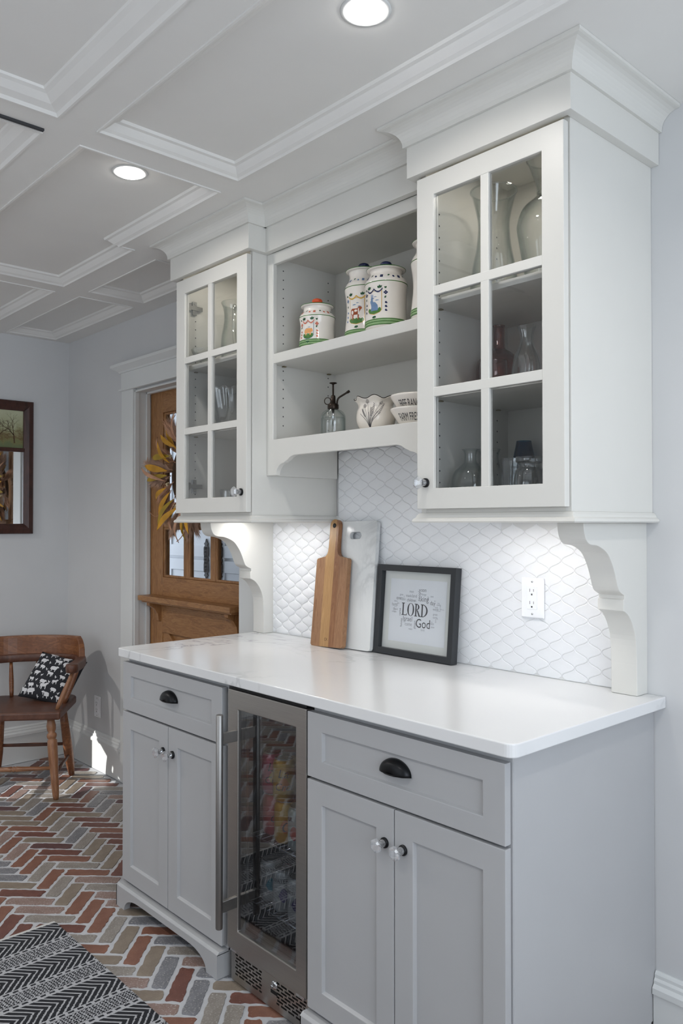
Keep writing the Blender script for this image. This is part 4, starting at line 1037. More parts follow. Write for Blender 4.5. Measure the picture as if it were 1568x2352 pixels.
# plant mister: clear bottle, bronze pump
ms = thing('plant_mister', 'clear glass plant mister bottle with dark bronze pump on the lower shelf', 'spray bottle', (-1.030, -0.225, 1.6465))
mb = MB(); mb.lathe([(0.036, 0.001), (0.041, 0.004), (0.0425, 0.010), (0.0425, 0.062)] + [(0.016+0.0265*math.cos(a), 0.062+0.030*math.sin(a)) for a in [k*PI/2/7 for k in range(1, 7)]] + [(0.015, 0.094), (0.0155, 0.100), (0.0135, 0.100), (0.0135, 0.094), (0.038, 0.072), (0.0400, 0.060), (0.040, 0.008), (0.034, 0.005), (0, 0.005)], 40); mb.build('bottle', M['vase'], ms)
mb = MB(); mb.lathe([(0.0, 0.006), (0.0395, 0.007), (0.0397, 0.0655), (0.0, 0.0655)], 36); mb.build('water', M['liquid'], ms)
mb = MB(); mb.lathe([(0.018, 0.094), (0.019, 0.096), (0.019, 0.108), (0.016, 0.112), (0.009, 0.113), (0.008, 0.136), (0.0065, 0.140), (0.0032, 0.141), (0.0030, 0.176), (0.006, 0.178), (0.0125, 0.180), (0.0125, 0.1825), (0.0, 0.184)], 24); mb.build('pump', M['bronze'], ms)
dR = Vector((0.676, 0.737, 0))
mb = MB(); mb.tube(spline([tuple(dR*0.013+Vector((0, 0, 0.110))), tuple(dR*0.014+Vector((0, 0, 0.122))), tuple(dR*0.019+Vector((0, 0, 0.132))), tuple(dR*0.034+Vector((0, 0, 0.142))), tuple(dR*0.050+Vector((0, 0, 0.152)))], 4), 0.0032, 10); mb.tube([tuple(dR*0.046+Vector((0, 0, 0.1495))), tuple(dR*0.055+Vector((0, 0, 0.155)))], 0.0046, 10); mb.build('spout', M['bronze'], ms)
mb = MB(); mb.tube([tuple(-dR*(0.0185+0.0105*math.cos(a))+Vector((0, 0, 0.121+0.0115*math.sin(a)))) for a in [k*2*PI/20 for k in range(21)]], 0.0016, 8, cap=False); mb.build('finger_ring', M['bronze'], ms)
mb = MB(); mb.tube([(0, 0, 0.094), (0, 0, 0.045)], 0.0045, 10); mb.tube([(0, 0, 0.045), (0.004, 0, 0.010)], 0.0022, 8); mb.build('dip_tube', M['chrome'], ms)

# ruffled bowl with line-drawn flowers
rbw = thing('ruffled_bowl', 'ivory ruffled pottery bowl with black line-drawn wildflowers', 'bowl', (-0.838, -0.215, 1.6465))
rp = spline([(0.030, 0.001), (0.046, 0.006), (0.058, 0.024), (0.0625, 0.045), (0.0600, 0.066), (0.0555, 0.080), (0.0575, 0.092), (0.067, 0.104)], 4)
rin = [(r-0.005, z+0.001) for r, z in rp[::-1]]
def ruff(a, r, z, j):
    k = max(0.0, (z-0.070)/0.034)
    return (r*(1+0.055*k*math.sin(7*a+0.6)), z+0.0045*k*math.sin(7*a+1.4))
mb = MB(); mb.lathe(rp + [(rp[-1][0]-0.0015, rp[-1][1]+0.0025)] + rin[:-4] + [(0.02, 0.008), (0, 0.008)], 84, wob=ruff); mb.build('bowl_body', M['ruffle'], rbw)
mb = MB(); mb.tube([(ruff(a, 0.0665, 0.1065, 0)[0]*math.cos(a), ruff(a, 0.0665, 0.1065, 0)[0]*math.sin(a), ruff(a, 0.067, 0.1058, 0)[1]) for a in [k*2*PI/84 for k in range(85)]], 0.0013, 6, cap=False); mb.build('rim_glaze', M['bronze'], rbw)
st = MB(); a0 = facing(-0.838, -0.215) - 0.28; rr = random.Random(4)
def stroke(pts, w0=0.0009):
    P = spline(pts, 4); q = []
    for k, (u, v) in enumerate(P):
        u1, v1 = P[min(k+1, len(P)-1)]; u0, v0 = P[max(k-1, 0)]; d = Vector((u1-u0, v1-v0)).normalized() if (u1-u0 or v1-v0) else Vector((0, 1)); q.append(((u-d.y*w0/2, v+d.x*w0/2), (u+d.y*w0/2, v-d.x*w0/2)))
    for k in range(len(q)-1): wrap(st, [[q[k][0], q[k][1], q[k+1][1], q[k+1][0]]], rp, a0, 0.06, 0.0008, 0.02)
tips = [(-0.036, 0.055), (-0.030, 0.068), (-0.022, 0.078), (-0.012, 0.092), (0.002, 0.072), (0.012, 0.086), (0.010, 0.062), (0.022, 0.060), (0.034, 0.088), (0.046, 0.084), (0.030, 0.056), (-0.006, 0.058)]
for (u, v) in tips: stroke([(-0.004+u*0.05, 0.012), (u*0.35-0.002, 0.012+(v-0.012)*0.5), (u, v)], 0.0011 if v < 0.07 else 0.0007)
for (u, v) in [(-0.012, 0.092), (-0.022, 0.078), (0.034, 0.088)]:
    for k in range(7):
        a = 2*PI*k/7; stroke([(u+0.002*math.cos(a), v+0.002*math.sin(a)), (u+0.006*math.cos(a-0.2), v+0.006*math.sin(a-0.2)), (u+0.006*math.cos(a+0.35), v+0.006*math.sin(a+0.35)), (u+0.002*math.cos(a+0.2), v+0.002*math.sin(a+0.2))], 0.0006)
for (u, v) in [(0.012, 0.086), (0.046, 0.084), (0.002, 0.072), (-0.030, 0.068)]:
    for k in range(7):
        t_ = 0.55+0.07*k; x_, z_ = u*t_, 0.012+(v-0.012)*t_
        for sg in (-1, 1): stroke([(x_, z_), (x_+sg*0.0018, z_+0.002), (x_+sg*0.003, z_+0.0042)], 0.0010)
st.build('drawn_flowers', M['ink'], rbw)

# two stacked lettered bowls
for (z, txt, lab) in ((1.6465, 'FARM FRESH', 'white tapered bowl lettered FARM FRESH, lower of the stack'), (1.6865, 'FREE RANGE', 'white tapered bowl lettered FREE RANGE, upper of the stack')):
    t = thing('lettered_bowl', lab, 'bowl', (-0.652, -0.225, z), group='stacked lettered bowls')
    bp = [(0.046, 0.0), (0.052, 0.004), (0.080, 0.048), (0.0815, 0.053), (0.0795, 0.0545), (0.077, 0.050), (0.072, 0.0400), (0.0, 0.0395)]
    mb = MB(); mb.lathe(bp, 56); mb.build('bowl_body', M['cream'], t)
    vs, fs = text_mesh(txt, 0.021); mb = MB(); a0 = facing(-0.652, -0.225)
    pr_ = bp[:3]
    mb.add([((prof_r(pr_, 0.014+vz*1.5)+0.0007)*math.cos(a0-0.90+vx*0.70/0.075), (prof_r(pr_, 0.014+vz*1.5)+0.0007)*math.sin(a0-0.90+vx*0.70/0.075), 0.014+vz*1.5) for vx, vz, _ in vs], fs); mb.build('lettering', M['ink'], t)

# ------------------------------------------------------------------ glassware in the cabinets
def shell(outer, th=0.0022, floor_t=0.006):
    inner = [(max(0.0, r-th), z) for r, z in outer[::-1] if z > outer[0][1]+floor_t]
    return outer + inner + [(max(0.001, inner[-1][0]*0.5), outer[0][1]+floor_t*0.9), (0.0, outer[0][1]+floor_t*0.9)]
def vessel(name, label, loc, prof, m, seg=40, wob=None, cat='vase', sub=4, th=0.0022, group=None):
    t = thing(name, label, cat, loc, group=group)
    mb = MB(); mb.lathe(shell(spline(prof, sub), th), seg, wob=wob); mb.build('glass_body', m, t)
    return t
S1, S2, S3 = 1.9635, 1.7125, 1.4045
v = vessel('hurricane_vase', 'clear hourglass vase on the top shelf of the right cabinet', (-0.352, -0.250, S1), [(0.044, 0.0), (0.060, 0.004), (0.064, 0.035), (0.058, 0.085), (0.046, 0.145), (0.042, 0.195), (0.045, 0.225), (0.056, 0.272), (0.061, 0.287), (0.0625, 0.292)], M['vase'])
mb = MB(); mb.tube([(0.0620*math.cos(a), 0.0620*math.sin(a), 0.292) for a in [k*2*PI/40 for k in range(41)]], 0.0024, 8, cap=False); mb.build('lip', M['crystal'], v)
v = vessel('bottle_vase', 'clear bellied vase with flared neck at right of the top shelf', (-0.216, -0.200, S1), [(0.040, 0.0), (0.052, 0.004), (0.066, 0.080), (0.078, 0.150), (0.080, 0.180), (0.066, 0.220), (0.034, 0.249), (0.027, 0.264), (0.034, 0.298), (0.050, 0.342), (0.054, 0.350)], M['vase'])
mb = MB(); mb.tube([(0.0535*math.cos(a), 0.0535*math.sin(a), 0.350) for a in [k*2*PI/40 for k in range(41)]], 0.0022, 8, cap=False)
mb.tube([(0.0275*math.cos(a), 0.0275*math.sin(a), 0.263) for a in [k*2*PI/32 for k in range(33)]], 0.002, 8, cap=False); mb.build('glass_rings', M['crystal'], v)
vessel('amber_bottle', 'pinkish amber glass bottle on the middle shelf of the right cabinet', (-0.395, -0.170, S2), [(0.050, 0.0), (0.060, 0.004), (0.064, 0.055), (0.060, 0.098), (0.036, 0.122), (0.019, 0.135), (0.0165, 0.150), (0.0165, 0.195), (0.0175, 0.200)], M['amber'], cat='bottle')
vessel('amber_bowl', 'small amber glass bowl in front of the amber bottle', (-0.302, -0.322, S2), [(0.018, 0.0), (0.028, 0.003), (0.036, 0.030), (0.034, 0.062), (0.035, 0.066)], M['amber'], cat='bowl', seg=24)
vessel('bud_vase', 'clear rippled bud vase with a flared lip on the middle shelf', (-0.262, -0.230, S2), [(0.026, 0.0), (0.034, 0.004), (0.039, 0.040), (0.033, 0.080), (0.020, 0.112), (0.016, 0.130), (0.019, 0.150), (0.024, 0.166)], M['crystal'], seg=48, wob=lambda a, r, z, j: (r*(1+0.05*math.sin(8*a+z*22)), z))
vessel('glass_jug', 'round clear glass jug with narrow neck on the bottom of the right cabinet', (-0.408, -0.282, S3), [(0.045, 0.0), (0.055, 0.005), (0.054, 0.060), (0.046, 0.092), (0.026, 0.112), (0.0175, 0.122), (0.0165, 0.142), (0.020, 0.152), (0.024, 0.155)], M['vase'], cat='jug')
gb = thing('glass_box', 'square clear glass box vase in the bottom of the right cabinet', 'vase', (-0.318, -0.195, S3))
mb = MB(); o = 0.043
for (a, b_, c, d) in ((-o, o, -o, -o+0.003), (-o, o, o-0.003, o), (-o, -o+0.003, -o+0.003, o-0.003), (o-0.003, o, -o+0.003, o-0.003)): mb.box(a, b_, c, d, 0, 0.128)
mb.box(-o, o, -o, o, 0, 0.004); mb.build('glass_walls', M['vase'], gb); gb.rotation_euler = (0, 0, 0.72)
vessel('blue_vase', 'translucent blue tapered vase behind the glass box', (-0.378, -0.076, S3), [(0.040, 0.0), (0.046, 0.003), (0.045, 0.030), (0.036, 0.110), (0.023, 0.178), (0.021, 0.190)], M['blueglass'], cat='vase')
vessel('glass_canister', 'clear glass canister with a round lip, right front of the cabinet bottom', (-0.222, -0.275, S3), [(0.028, 0.0), (0.036, 0.004), (0.042, 0.045), (0.038, 0.085), (0.030, 0.097), (0.030, 0.108), (0.036, 0.112), (0.036, 0.124)], M['crystal'], cat='jar')
vessel('glass_jar', 'small clear glass jar at the back of the cabinet bottom', (-0.432, -0.165, S3), [(0.026, 0.0), (0.034, 0.004), (0.036, 0.09), (0.028, 0.125), (0.026, 0.145), (0.032, 0.165)], M['vase'], cat='jar')
# left cabinet
v = vessel('glass_pitcher', 'clear glass pitcher with handle on the top shelf of the left cabinet', (-1.605, -0.210, S1), [(0.044, 0.0), (0.058, 0.004), (0.064, 0.060), (0.062, 0.120), (0.052, 0.180), (0.054, 0.225), (0.064, 0.252)], M['vase'], cat='pitcher', wob=lambda a, r, z, j: (r*(1+0.10*max(0, math.cos(a-2.6))**6*max(0, z-0.19)/0.06), z))
mb = MB(); mb.tube(spline([(0.052, 0.0, 0.212), (0.082, 0.0, 0.222), (0.100, 0.0, 0.185), (0.092, 0.0, 0.125), (0.063, 0.0, 0.075)], 6), 0.0065, 10); hh = mb.build('pitcher_handle', M['crystal'], v); hh.rotation_euler = (0, 0, -0.75)
vessel('pressed_bowl', 'wide footed pressed-glass bowl on the top shelf of the left cabinet', (-1.645, -0.330, S1), [(0.030, 0.0), (0.034, 0.003), (0.020, 0.010), (0.028, 0.018), (0.047, 0.040), (0.054, 0.058)], M['crystal'], cat='bowl', seg=48, wob=lambda a, r, z, j: (r*(1+0.03*math.cos(16*a)*(z > 0.02)), z))
vessel('crystal_bowl', 'deep cut-crystal bowl on the middle shelf of the left cabinet', (-1.598, -0.245, S2), [(0.034, 0.0), (0.048, 0.003), (0.070, 0.060), (0.082, 0.115), (0.086, 0.150), (0.089, 0.160)], M['crystal'], cat='bowl', seg=72, th=0.004, wob=lambda a, r, z, j: (r*(1+0.035*math.sin(14*a+z*12)*min(1, z*12)), z+0.004*math.cos(14*a)*(z > 0.15)))
vessel('cut_tumbler', 'short diamond-cut glass tumbler at the bottom of the left cabinet', (-1.600, -0.250, S3), [(0.028, 0.0), (0.032, 0.003), (0.034, 0.040), (0.036, 0.085)], M['crystal'], cat='glass', seg=48, wob=lambda a, r, z, j: (r*(1+0.03*math.sin(12*a+z*180)), z))

# ------------------------------------------------------------------ oak door and the hall behind it
door = thing('door_1', 'brown oak half-glazed door with nine panes and a small shelf', 'door'); door['kind'] = 'structure'
del door['category']
dx0, dx1, dy0, dy1 = -2.798, -1.866, 0.078, 0.120
st_w = 0.125; gx0, gx1 = dx0+st_w, dx1-st_w
for (a, b_) in ((dx0, gx0), (gx1, dx1)):
    mb = MB(); mb.box(a, b_, dy0, dy1, 0.008, 2.035); mb.build('stile', M['oak'], door, bevel=0.002)
for (a, b_) in ((1.925, 2.035), (0.975, 1.083), (0.800, 0.940), (0.008, 0.24)):
    mb = MB(); mb.box(gx0, gx1, dy0, dy1, a, b_); mb.build('rail', M['oakh'], door, bevel=0.002)
pw = (gx1-gx0-2*0.036)/3
for k in (1, 2):
    x = gx0 + k*pw + (k-1)*0.036
    mb = MB(); mb.box(x, x+0.036, dy0+0.004, dy1-0.004, 1.083, 1.925); mb.build('muntin', M['oak'], door, bevel=0.004)
zr = [(1.083, 1.337), (1.373, 1.627), (1.663, 1.925)]
for k in (0, 1):
    mb = MB(); mb.box(gx0, gx1, dy0+0.005, dy1-0.005, zr[k][1], zr[k+1][0]); mb.build('muntin', M['oakh'], door, bevel=0.004)
for k in range(3):
    xa = gx0 + k*(pw+0.036)
    for (a, b_) in zr:
        mb = MB(); mb.box(xa, xa+pw, dy0+0.020, dy0+0.024, a, b_); p = mb.build('pane', M['pane'], door)
        mb = MB(); mb.ring(xa, xa+pw, a, b_, 0.012, 0.012, 0.012, 0.012, dy0+0.006, dy0+0.019); mb.build('glazing_bead', M['oak'], door, bevel=0.003)
mb = MB(); mb.box(gx0, gx1, dy0+0.018, dy1-0.010, 0.24, 0.80); mb.build('lower_panel', M['oakh'], door)
mb = MB(); mb.box(dx0, dx1, dy0, dy1, 0.940, 0.975); mb.build('lock_rail', M['oakh'], door)
for sg in (1, -1):                                   # crossed braces on the lower half
    cx, cz = (gx0+gx1)/2, 0.52; L2, a = 0.44, math.atan2(0.56, gx1-gx0)*sg
    c, s = math.cos(a), math.sin(a)
    o = [(-L2, -0.035), (L2, -0.035), (L2, 0.035), (-L2, 0.035)]
    o = [(cx+x*c-z*s, cz+x*s+z*c) for x, z in o]
    for (ax, v_, less) in ((0, gx0, False), (0, gx1, True), (1, 0.24, False), (1, 0.80, True)): o = clip(o, ax, v_, less)
    mb = MB(); mb.prism(o, dy0+0.004+0.002*(sg > 0), dy0+0.020, 'y'); mb.build('brace', M['oakh'], door, bevel=0.003)
mb = MB(); mb.box(-2.765, -1.945, -0.012, dy0, 0.965, 0.990); mb.box(-2.755, -1.955, 0.004, dy0, 0.955, 0.965); sf = mb.build('door_shelf', M['oakh'], door, bevel=0.002)
for x in (-2.715, -2.020):
    mb = MB(); mb.prism([(dy0, 0.955), (0.012, 0.955), (0.014, 0.940), (0.040, 0.925), (0.060, 0.895), (0.066, 0.860), (dy0, 0.855)], x, x+0.028, 'x'); mb.build('shelf_bracket', M['oak'], sf)
mb = MB(); mb.lathe([(0.0, 0.0), (0.012, 0.0), (0.024, 0.012), (0.027, 0.028), (0.022, 0.040), (0.0, 0.045)], 24); mb.v = [(x-1.925, dy0-z-0.01, y+0.84) for x, y, z in mb.v]; mb.build('door_knob', M['black'], door)
# hall beyond the door
w = MB(); w.box(-5.2, -0.9, 1.05, 1.15, -0.02, H+0.06); w.box(-1.0, -0.9, 0.135, 1.05, -0.02, H+0.06); w.box(-5.2, -5.1, 0.135, 1.05, -0.02, H+0.06); w.box(-5.2, XL-0.12, 0.0, 0.13, -0.02, H+0.06); structure(w.build('wall_hall', M['wall']))
w = MB(); w.box(-5.2, -0.9, 0.135, 1.05, -0.05, -0.005); structure(w.build('floor_hall', M['mortar']))
w = MB(); w.box(-5.2, -0.9, 0.135, 1.05, H, H+0.05); structure(w.build('ceiling_hall', M['ceil']))
M['hallw'] = mat('hall_white_paint', col('#E3E7EB'), 0.4, var=0.01)
cb = thing('hall_cupboard', 'tall white panelled cupboard with black iron hinges seen through the door panes', 'cupboard')
mb = MB(); mb.box(-4.72, -1.9, 0.905, 1.049, 0.0, 2.25); mb.build('carcass', M['hallw'], cb)
for k, (a, b_) in enumerate(((-4.70, -4.04), (-4.034, -3.46), (-3.38, -2.72), (-2.71, -1.95))):
    for (z0, z1) in ((0.06, 1.115), (1.135, 2.2)):
        d = shaker('door', a, b_, z0, z1, 0.885, cb, M['hallw'], 0.075, 0.075)
        if k in (1, 2):
            zz = 1.035 if z0 < 1 else 1.215
    # ornamental iron hinges at the meeting stiles
for x in (-3.505, -3.345):
    for zc in (1.12,):
        t_ = [(0.0, 0.135), (0.010, 0.112), (0.022, 0.105), (0.012, 0.092), (0.026, 0.078), (0.026, 0.030), (0.018, 0.018), (0.026, 0.006)]
        out = t_ + [(x_, -z_) for x_, z_ in t_[::-1]] ; out = out + [(-x_, z_) for x_, z_ in out[::-1]]
        mb = MB(); mb.prism([(x+x_, zc+z_) for x_, z_ in out], 0.874, 0.884, 'y'); h = mb.build('iron_hinge', M['iron'], cb)
        for kk in range(-3, 4):
            mb = MB(); mb.tube([(x, 0.868, zc+kk*0.024-0.010), (x, 0.868, zc+kk*0.024+0.010)], 0.0075, 10); mb.build('knuckle', M['iron'], h)

# ------------------------------------------------------------------ dried-flower wreath on the door
wr = thing('wreath', 'dried wreath of plumes and yellow leaves hanging on the oak door', 'wreath', (-2.335, 0.045, 1.585))
rw = random.Random(21)
mb = MB(); mb.tube([(0.17*math.cos(a), 0.0, 0.17*math.sin(a)) for a in [k*2*PI/40 for k in range(41)]], 0.012, 8, cap=False); mb.build('twig_ring', M['twig'], wr)
def leaf_mesh(L, Wd, m, curl=0.02):
    mb = MB(); n = 8; vs = []
    for k in range(n+1):
        t = k/n; w_ = Wd*math.sin(PI*min(1, t*0.97+0.02))**0.8
        vs += [(-w_/2, -curl*math.sin(PI*t)-0.004, L*t), (0, -curl*math.sin(PI*t), L*t), (w_/2, -curl*math.sin(PI*t)-0.004, L*t)]
    fs = []
    for k in range(n): fs += [(3*k, 3*k+1, 3*k+4, 3*k+3), (3*k+1, 3*k+2, 3*k+5, 3*k+4)]
    mb.add(vs, fs, True); return mb.mesh('leaf', m)
leaves = [leaf_mesh(0.16, 0.034, M['leaf']), leaf_mesh(0.15, 0.030, M['leaf2']), leaf_mesh(0.17, 0.020, M['husk'], 0.035), leaf_mesh(0.12, 0.026, M['leaf'])]
def place(o, r, a, out_ang, y):
    o.location = (r*math.cos(a), y, r*math.sin(a)); o.rotation_euler = (rw.uniform(-0.1, 0.35), PI/2-out_ang, 0)
for k in range(34):
    a = 2*PI*k/34 + rw.uniform(-0.08, 0.08)
    o = bpy.data.objects.new('leaf', leaves[k % 4]); link(o, wr); place(o, 0.16, a, a + rw.uniform(-0.9, 0.9), rw.uniform(-0.065, -0.03))
def plume_mesh(seed, L, Wd, m, n=260):
    q = random.Random(seed); mb = MB()
    mb.tube([(0, 0, 0), (0.003, 0, L*0.6), (0.0, 0, L)], [0.002, 0.0015, 0.0006], 5)
    for k in range(n):
        t = q.uniform(0.12, 0.95); z = L*t; sp = Wd*math.sin(PI*min(0.95, 0.15+t*0.8))
        a = q.uniform(0, 2*PI); x1, y1 = sp*math.cos(a), sp*0.4*math.sin(a); l = q.uniform(0.25, 0.5)*L
        p0 = (0, 0, z*0.8); p1 = (x1*0.6, y1*0.6-0.003, z*0.8+l*0.55); p2 = (x1, y1, z*0.8+l)
        w_ = 0.0013
        mb.add([(p0[0]-w_, p0[1], p0[2]), (p0[0]+w_, p0[1], p0[2]), (p1[0]+w_, p1[1], p1[2]), (p1[0]-w_, p1[1], p1[2]), p2], [(0, 1, 2, 3), (3, 2, 4)])
    return mb.mesh('plume', m)
plumes = [plume_mesh(1, 0.17, 0.046, M['plume']), plume_mesh(2, 0.15, 0.040, M['plume']), plume_mesh(3, 0.15, 0.034, M['husk'])]
for k in range(26):
    a = 2*PI*k/26 + rw.uniform(-0.1, 0.1)
    o = bpy.data.objects.new('plume', plumes[k % 3]); link(o, wr); place(o, 0.15, a, a + rw.uniform(-0.7, 0.7), rw.uniform(-0.045, -0.015))
for k in range(14):
    a = 2*PI*k/14 + rw.uniform(-0.1, 0.1); mb = MB(); q = random.Random(k); L = 0.11
    mb.tube([(0, 0, 0), (0, 0, L)], 0.0012, 5)
    for j in range(26):
        z = L*(0.45+0.55*j/26); aa = q.uniform(0, 2*PI); mb.lathe([(0.0, -0.004), (0.0035, 0.0), (0, 0.004)], 5, (0.005*math.cos(aa), 0.005*math.sin(aa), z))
    o = mb.build('seed_head', M['seed'], wr); place(o, 0.165, a, a + rw.uniform(-0.6, 0.6), -0.025)
for k in range(8):
    a = 2*PI*k/8+0.2; mb = MB(); q = random.Random(k+50)
    for j in range(7): mb.lathe([(0.0, -0.006), (0.007, 0.0), (0, 0.006)], 6, (q.uniform(-0.011, 0.011), q.uniform(-0.006, 0.004), q.uniform(-0.011, 0.011)))
    o = mb.build('small_flower', M['flower'], wr); o.location = (0.175*math.cos(a), -0.04, 0.175*math.sin(a))
for k in range(7):                                   # long curling blades
    a = 2*PI*k/7+2.3; mb = MB(); mb.tube(spline([(0, 0, 0), (0.02, -0.01, 0.08), (0.06, -0.015, 0.13), (0.12, -0.01, 0.14)], 5), [0.0022]*15+[0.0006], 5, flat=0.5); o = mb.build('curled_blade', M['husk'], wr); place(o, 0.16, a, a, -0.03)

# ------------------------------------------------------------------ mirror with print panel on the left wall
mr = thing('wall_mirror', 'dark mahogany framed mirror with a landscape print in its top panel', 'mirror', (XL, -0.424, 1.298))
MW, MH = 0.42, 0.757
toW = lambda a, b_, h: (h, a, b_)
prof = [(0.0, 0.0), (0.0, 0.014), (-0.006, 0.020), (-0.030, 0.026), (-0.048, 0.018), (-0.057, 0.012), (-0.057, 0.0)]
corners = [(-MW/2, 0), (MW/2, 0), (MW/2, MH), (-MW/2, MH)]
for k in range(4):                                   # four mitred rails
    a, b_ = Vector(corners[k]), Vector(corners[(k+1) % 4]); d = (b_-a).normalized(); nn = Vector((d.y, -d.x)); mb = MB(); vs = []
    for (p, sg) in ((a, 1), (b_, -1)):
        for (o_, h) in prof: q = p + nn*o_ - d*sg*o_; vs.append(toW(q.x, q.y, h+0.002))
    m_ = len(prof); mb.add(vs, [(j, (j+1) % m_, m_+(j+1) % m_, m_+j) for j in range(m_)] + [tuple(range(m_)), tuple(range(m_, 2*m_))])
    mb.build('frame_rail', M['mahog'], mr, bevel=0.002)
mb = MB(); mb.box(0.002, 0.018, -MW/2+0.05, MW/2-0.05, 0.466, 0.488); mb.build('cross_bar', M['mahog'], mr, bevel=0.002)
mb = MB(); mb.box(0.002, 0.006, -MW/2+0.05, MW/2-0.05, 0.05, 0.467); mb.build('mirror_glass', M['mirror'], mr)
def painting():
    m, nt, b = new_mat('faded_landscape_print')
    t = nt.nodes.new('ShaderNodeTexCoord'); sp = nt.nodes.new('ShaderNodeSeparateXYZ'); nt.links.new(t.outputs['Object'], sp.inputs[0])
    n = noise(nt, coords(nt, (1, 1, 1)), 26, 6, 0.7); n2 = noise(nt, coords(nt, (1, 1, 2.5)), 60, 4, 0.7)
    hgt = NX(nt, sp.outputs[2])*4.0 - 1.9 + (NX(nt, n)-0.5)*0.55 + (NX(nt, n2)-0.5)*0.25
    nt.links.new(ramp(nt, hgt.k, [(0.10, col('#6A7350')), (0.22, col('#7C7A4E')), (0.30, col('#6A5637')), (0.42, col('#8E8B66')), (0.60, col('#AEB08E')), (0.95, col('#BDC0A2'))]), b.inputs['Base Color'])
    b.inputs['Roughness'].default_value = 0.35; return m
mb = MB(); mb.box(0.002, 0.006, -MW/2+0.05, MW/2-0.05, 0.487, MH-0.05); pnt = mb.build('landscape_print', painting(), mr)
tb = MB(); q = random.Random(2)
def twig(p, a, L, wd, dep):
    e = (p[0]+L*math.cos(a), p[1]+L*math.sin(a)); nx, nz = -math.sin(a)*wd/2, math.cos(a)*wd/2
    lim = lambda z: (min(MW/2-0.058, max(-MW/2+0.058, z[0])), min(MH-0.058, max(0.49, z[1])))
    a_, b2, c_, d_ = [lim(z) for z in ((p[0]-nx, p[1]-nz), (p[0]+nx, p[1]+nz), (e[0]+nx*0.6, e[1]+nz*0.6), (e[0]-nx*0.6, e[1]-nz*0.6))]
    tb.poly([toW(*z, 0.0063) for z in (a_, b2, c_, d_)])
    if dep:
        for k in range(2 if dep < 4 else 3): twig(e, a+q.uniform(-0.75, 0.75), L*q.uniform(0.6, 0.9), wd*0.6, dep-1)
for (y, hh) in ((0.105, 0.045), (0.02, 0.04), (-0.08, 0.05)): twig((y, 0.515), PI/2+q.uniform(-0.1, 0.1), hh, 0.008, 5)
tb.build('printed_trees', M['twig'], pnt)

# ------------------------------------------------------------------ captain's chair in the corner
ch = thing('captains_chair', 'old brown wooden captain\'s chair with turned legs in the corner', 'chair', (-3.178, -0.427, 0.0), math.radians(54))
seat = spline([(-0.215, -0.215), (0.0, -0.222), (0.215, -0.215), (0.232, -0.10), (0.228, 0.06), (0.19, 0.17), (0.10, 0.212), (0, 0.22), (-0.10, 0.212), (-0.19, 0.17), (-0.228, 0.06), (-0.232, -0.10)], 3)
seat = rounded_rect(-0.225, 0.225, -0.215, 0.215, 0.07, (0, 0, 1, 1))
mb = MB(); mb.prism(seat, 0.392, 0.432, 'z'); mb.build('seat', M['chairs'], ch, bevel=0.010, seg=3)
def turned(p0, p1, prof, m, name, seg=16):
    a, b_ = Vector(p0), Vector(p1); d = b_-a; L = d.length; qn = Vector((0, 0, 1)).rotation_difference(d.normalized())
    k_ = 1.2 if name == 'leg' else 1.0; mb = MB(); mb.lathe([(r*k_, t*L) for t, r in prof], seg)
    o = mb.build(name, m, ch); o.rotation_mode = 'QUATERNION'; o.rotation_quaternion = qn; o.location = a; return o
fl = [(0.0, 0.010), (0.06, 0.013), (0.20, 0.0155), (0.22, 0.0165), (0.235, 0.0155), (0.25, 0.0165), (0.265, 0.0155), (0.50, 0.0195), (0.66, 0.0200), (0.72, 0.0190), (0.735, 0.014), (0.75, 0.0185), (0.775, 0.0205), (0.80, 0.0185), (0.815, 0.013), (0.85, 0.0175), (0.90, 0.0190), (0.95, 0.0155), (1.0, 0.0150)]
rl = [(0.0, 0.012), (0.12, 0.017), (0.35, 0.0205), (0.7, 0.018), (1.0, 0.0155)]
for sx in (1, -1):
    turned((sx*0.205, -0.200, 0.0), (sx*0.165, -0.150, 0.392), fl, M['chairl'], 'leg', 20)
    turned((sx*0.195, 0.190, 0.0), (sx*0.155, 0.135, 0.392), rl, M['chairw'], 'leg', 20)
sp_ = [(0.0, 0.008), (0.42, 0.012), (0.47, 0.014), (0.475, 0.010), (0.5, 0.0145), (0.525, 0.010), (0.53, 0.014), (0.58, 0.012), (1.0, 0.008)]
turned((-0.190, -0.183, 0.150), (0.190, -0.183, 0.150), sp_, M['chairl'], 'stretcher')
turned((-0.178, 0.166, 0.175), (0.178, 0.166, 0.175), [(0, 0.008), (0.5, 0.010), (1, 0.008)], M['chairs'], 'stretcher')
for sx in (1, -1): turned((sx*0.193, -0.185, 0.115), (sx*0.183, 0.174, 0.115), [(0, 0.007), (0.5, 0.011), (1, 0.007)], M['chairs'], 'stretcher')
